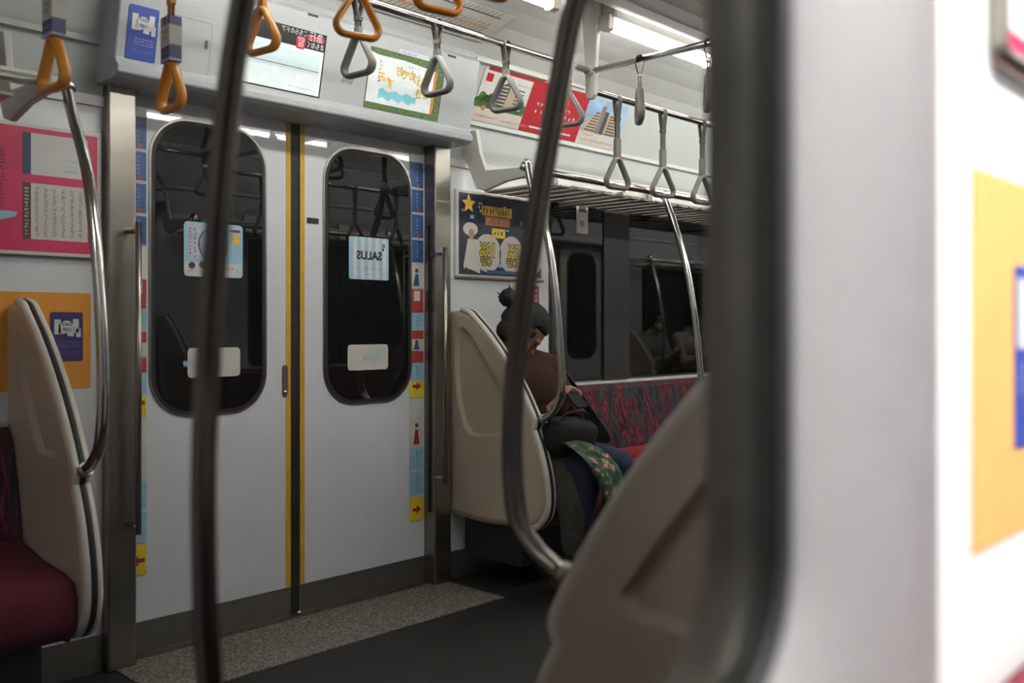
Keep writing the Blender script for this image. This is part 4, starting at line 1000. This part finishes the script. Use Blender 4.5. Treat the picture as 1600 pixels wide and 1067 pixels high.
JW = dict(hip=V((0, 0, .585)), chest=V((-.02, .075, .835)), neck=V((-.05, .075, .965)), head=V((-.055, .092, 1.080)), pitch=R(-56), yaw=R(-42),
          sh={-1: V((-.145, .07, .915)), 1: V((.155, .07, .915))}, el={-1: V((-.13, .12, .66)), 1: V((.225, .14, .675))}, wr={-1: V((-.085, .27, .75)), 1: V((.095, .285, .745))},
          kn={-1: V((-.09, .50, .535)), 1: V((.095, .51, .535))}, an={-1: V((-.09, .40, .105)), 1: V((.10, .42, .105))},
          hand={-1: (V((.55, .35, .45)), V((-.1, .5, .8)), V((.6, -.7, .1))), 1: (V((-.55, .30, .50)), V((.1, .5, .8)), V((-.6, -.7, .1)))})
def wcoat(t, M, mir):
    # open grey cardigan: back, two fronts and sleeves' shoulders, hanging down beside the legs
    b = MB(mir); b.M = M
    for s in (-1, 1):
        if s > 0:
            rows = [[(.13, .10, .985), (.17, .07, .98), (.19, .01, .96), (.16, -.06, .93), (0, -.10, .93)],
                    [(.235, .14, .86), (.275, .10, .86), (.275, .02, .86), (.20, -.09, .84), (0, -.125, .84)],
                    [(.275, .23, .72), (.31, .16, .71), (.30, .05, .70), (.21, -.10, .68), (0, -.13, .68)],
                    [(.29, .35, .585), (.325, .24, .57), (.30, .10, .56), (.22, -.08, .55), (0, -.13, .55)]]
        else:
            rows = [[(-.10, .13, .97), (-.14, .06, .96), (-.155, 0, .94), (-.14, -.07, .93), (0, -.10, .93)],
                    [(-.12, .19, .86), (-.185, .12, .86), (-.185, .02, .84), (-.15, -.09, .84), (0, -.125, .84)],
                    [(-.14, .24, .72), (-.19, .18, .71), (-.19, .05, .70), (-.15, -.10, .68), (0, -.13, .68)],
                    [(-.15, .38, .61), (-.19, .30, .59), (-.19, .12, .56), (-.15, -.08, .55), (0, -.13, .55)],
                    [(-.12, .52, .46), (-.165, .50, .44), (-.18, .46, .44), (-.18, .42, .46), (-.14, .40, .50)],
                    [(-.12, .485, .20), (-.155, .475, .18), (-.175, .45, .17), (-.18, .42, .22), (-.15, .41, .26)]]
        vs = [p for r_ in rows for p in r_]; n = 5
        fs = [(j * n + i, j * n + i + 1, (j + 1) * n + i + 1, (j + 1) * n + i) for j in range(len(rows) - 1) for i in range(n - 1)]
        b.add(vs, fs, COAT, True)
    def md(o):
        s = o.modifiers.new('solid', 'SOLIDIFY'); s.thickness = .012; s.offset = 0
        u = o.modifiers.new('sub', 'SUBSURF'); u.levels = 2; u.render_levels = 2
    b.build('cardigan', t, mods=md)
PX, PY = 3.008, 2.85
person(False, PX, PY, 'seated woman with a hair bun, maroon knit and jeans, bent over her phone', KNIT, DENIM, JW, bun=True, coat=wcoat)
# phone, bag and floral scarf
b = MB(); b.M = Matrix.Translation((PX + .0, PY - .335, .815)) @ Matrix.Rotation(R(-48), 4, 'X')
b.prism(rr(-.037, -.075, .037, .075, .008, 4), XZ, -.004, .004, BLACKC); tag(b.build('phone'), 'dark phone held in the hands of the seated woman', 'phone')
t = thing('handbag', 'black soft bag resting on the lap of the seated woman', 'bag', (PX, 2.50, .62))
b = MB(); b.M = Matrix.Translation((2.935, 2.47, .650)) @ Matrix.Rotation(R(12), 4, 'X') @ Matrix.Rotation(R(6), 4, 'Y')
b.ell((0, 0, 0), (.130, .070, .080), BLACKC, 32, 18, lambda q, d: V((math.copysign(abs(q.x / .130) ** .55, q.x) * .130, math.copysign(abs(q.y / .070) ** .7, q.y) * .070, math.copysign(abs(q.z / .080) ** .6, q.z) * .080)) * (1 + .05 * noise.noise(d * 4)))
b.build('bag_body', t)
b = MB(); b.tube(smooth([(2.85, 2.45, .70), (2.87, 2.44, .745), (2.935, 2.43, .755), (3.00, 2.44, .745), (3.02, 2.45, .70)], 6), .007, BLACKC, 8); b.build('bag_strap', t)
b = MB(); rows = []
path = smooth([(2.88, 2.46, .635), (2.885, 2.38, .625), (2.90, 2.30, .575), (2.93, 2.262, .48), (2.96, 2.25, .38), (2.99, 2.25, .29)], 5)
for i, p_ in enumerate(path):
    k = i / (len(path) - 1); w_ = .036 + .036 * math.sin(math.pi * min(1, k * 1.1)) + .012 * k; row = []
    for j in range(16):
        a_ = 2 * math.pi * j / 16; q = 1 + .22 * math.sin(3 * a_ + k * 5) + .12 * math.sin(7 * k + a_ * 2)
        row.append(p_ + V((math.cos(a_) * w_ * q, math.sin(a_) * w_ * .45 * q, math.sin(a_) * w_ * .35)))
    rows.append(row)
b.loft(rows, FLORAL, True, True, True); tag(b.build('floral_scarf'), 'green scarf with pink flowers hanging from the lap of the seated woman', 'scarf')
# reflected passengers on the near bench
JM = dict(hip=V((0, 0, .59)), chest=V((0, .05, .88)), neck=V((0, .08, 1.04)), head=V((0, .12, 1.165)), pitch=R(-22),
          sh={-1: V((-.18, .05, .98)), 1: V((.18, .05, .98))}, el={-1: V((-.22, .14, .73)), 1: V((.22, .14, .73))}, wr={-1: V((-.08, .33, .80)), 1: V((.09, .33, .80))},
          kn={-1: V((-.12, .50, .55)), 1: V((.12, .50, .55))}, an={-1: V((-.12, .44, .105)), 1: V((.12, .44, .105))},
          hand={-1: (V((.55, .35, .35)), V((-.1, .5, .8)), V((.6, -.7, .1))), 1: (V((-.55, .30, .40)), V((.1, .5, .8)), V((-.6, -.7, .1)))})
OLIVE = mat('olive_jacket', (.22, .21, .16), .9, var=.2); BEIGE = mat('beige_puffer', (.42, .38, .28), .8, var=.2)
person(True, 7.78, 2.845, 'dark haired person in a face mask looking at a phone, reflected in the window', OLIVE, BLACKC, JM, mask=True)
person(True, 8.45, 2.845, 'person in a pale padded jacket at the right of the window reflection', BEIGE, BLACKC, JM)
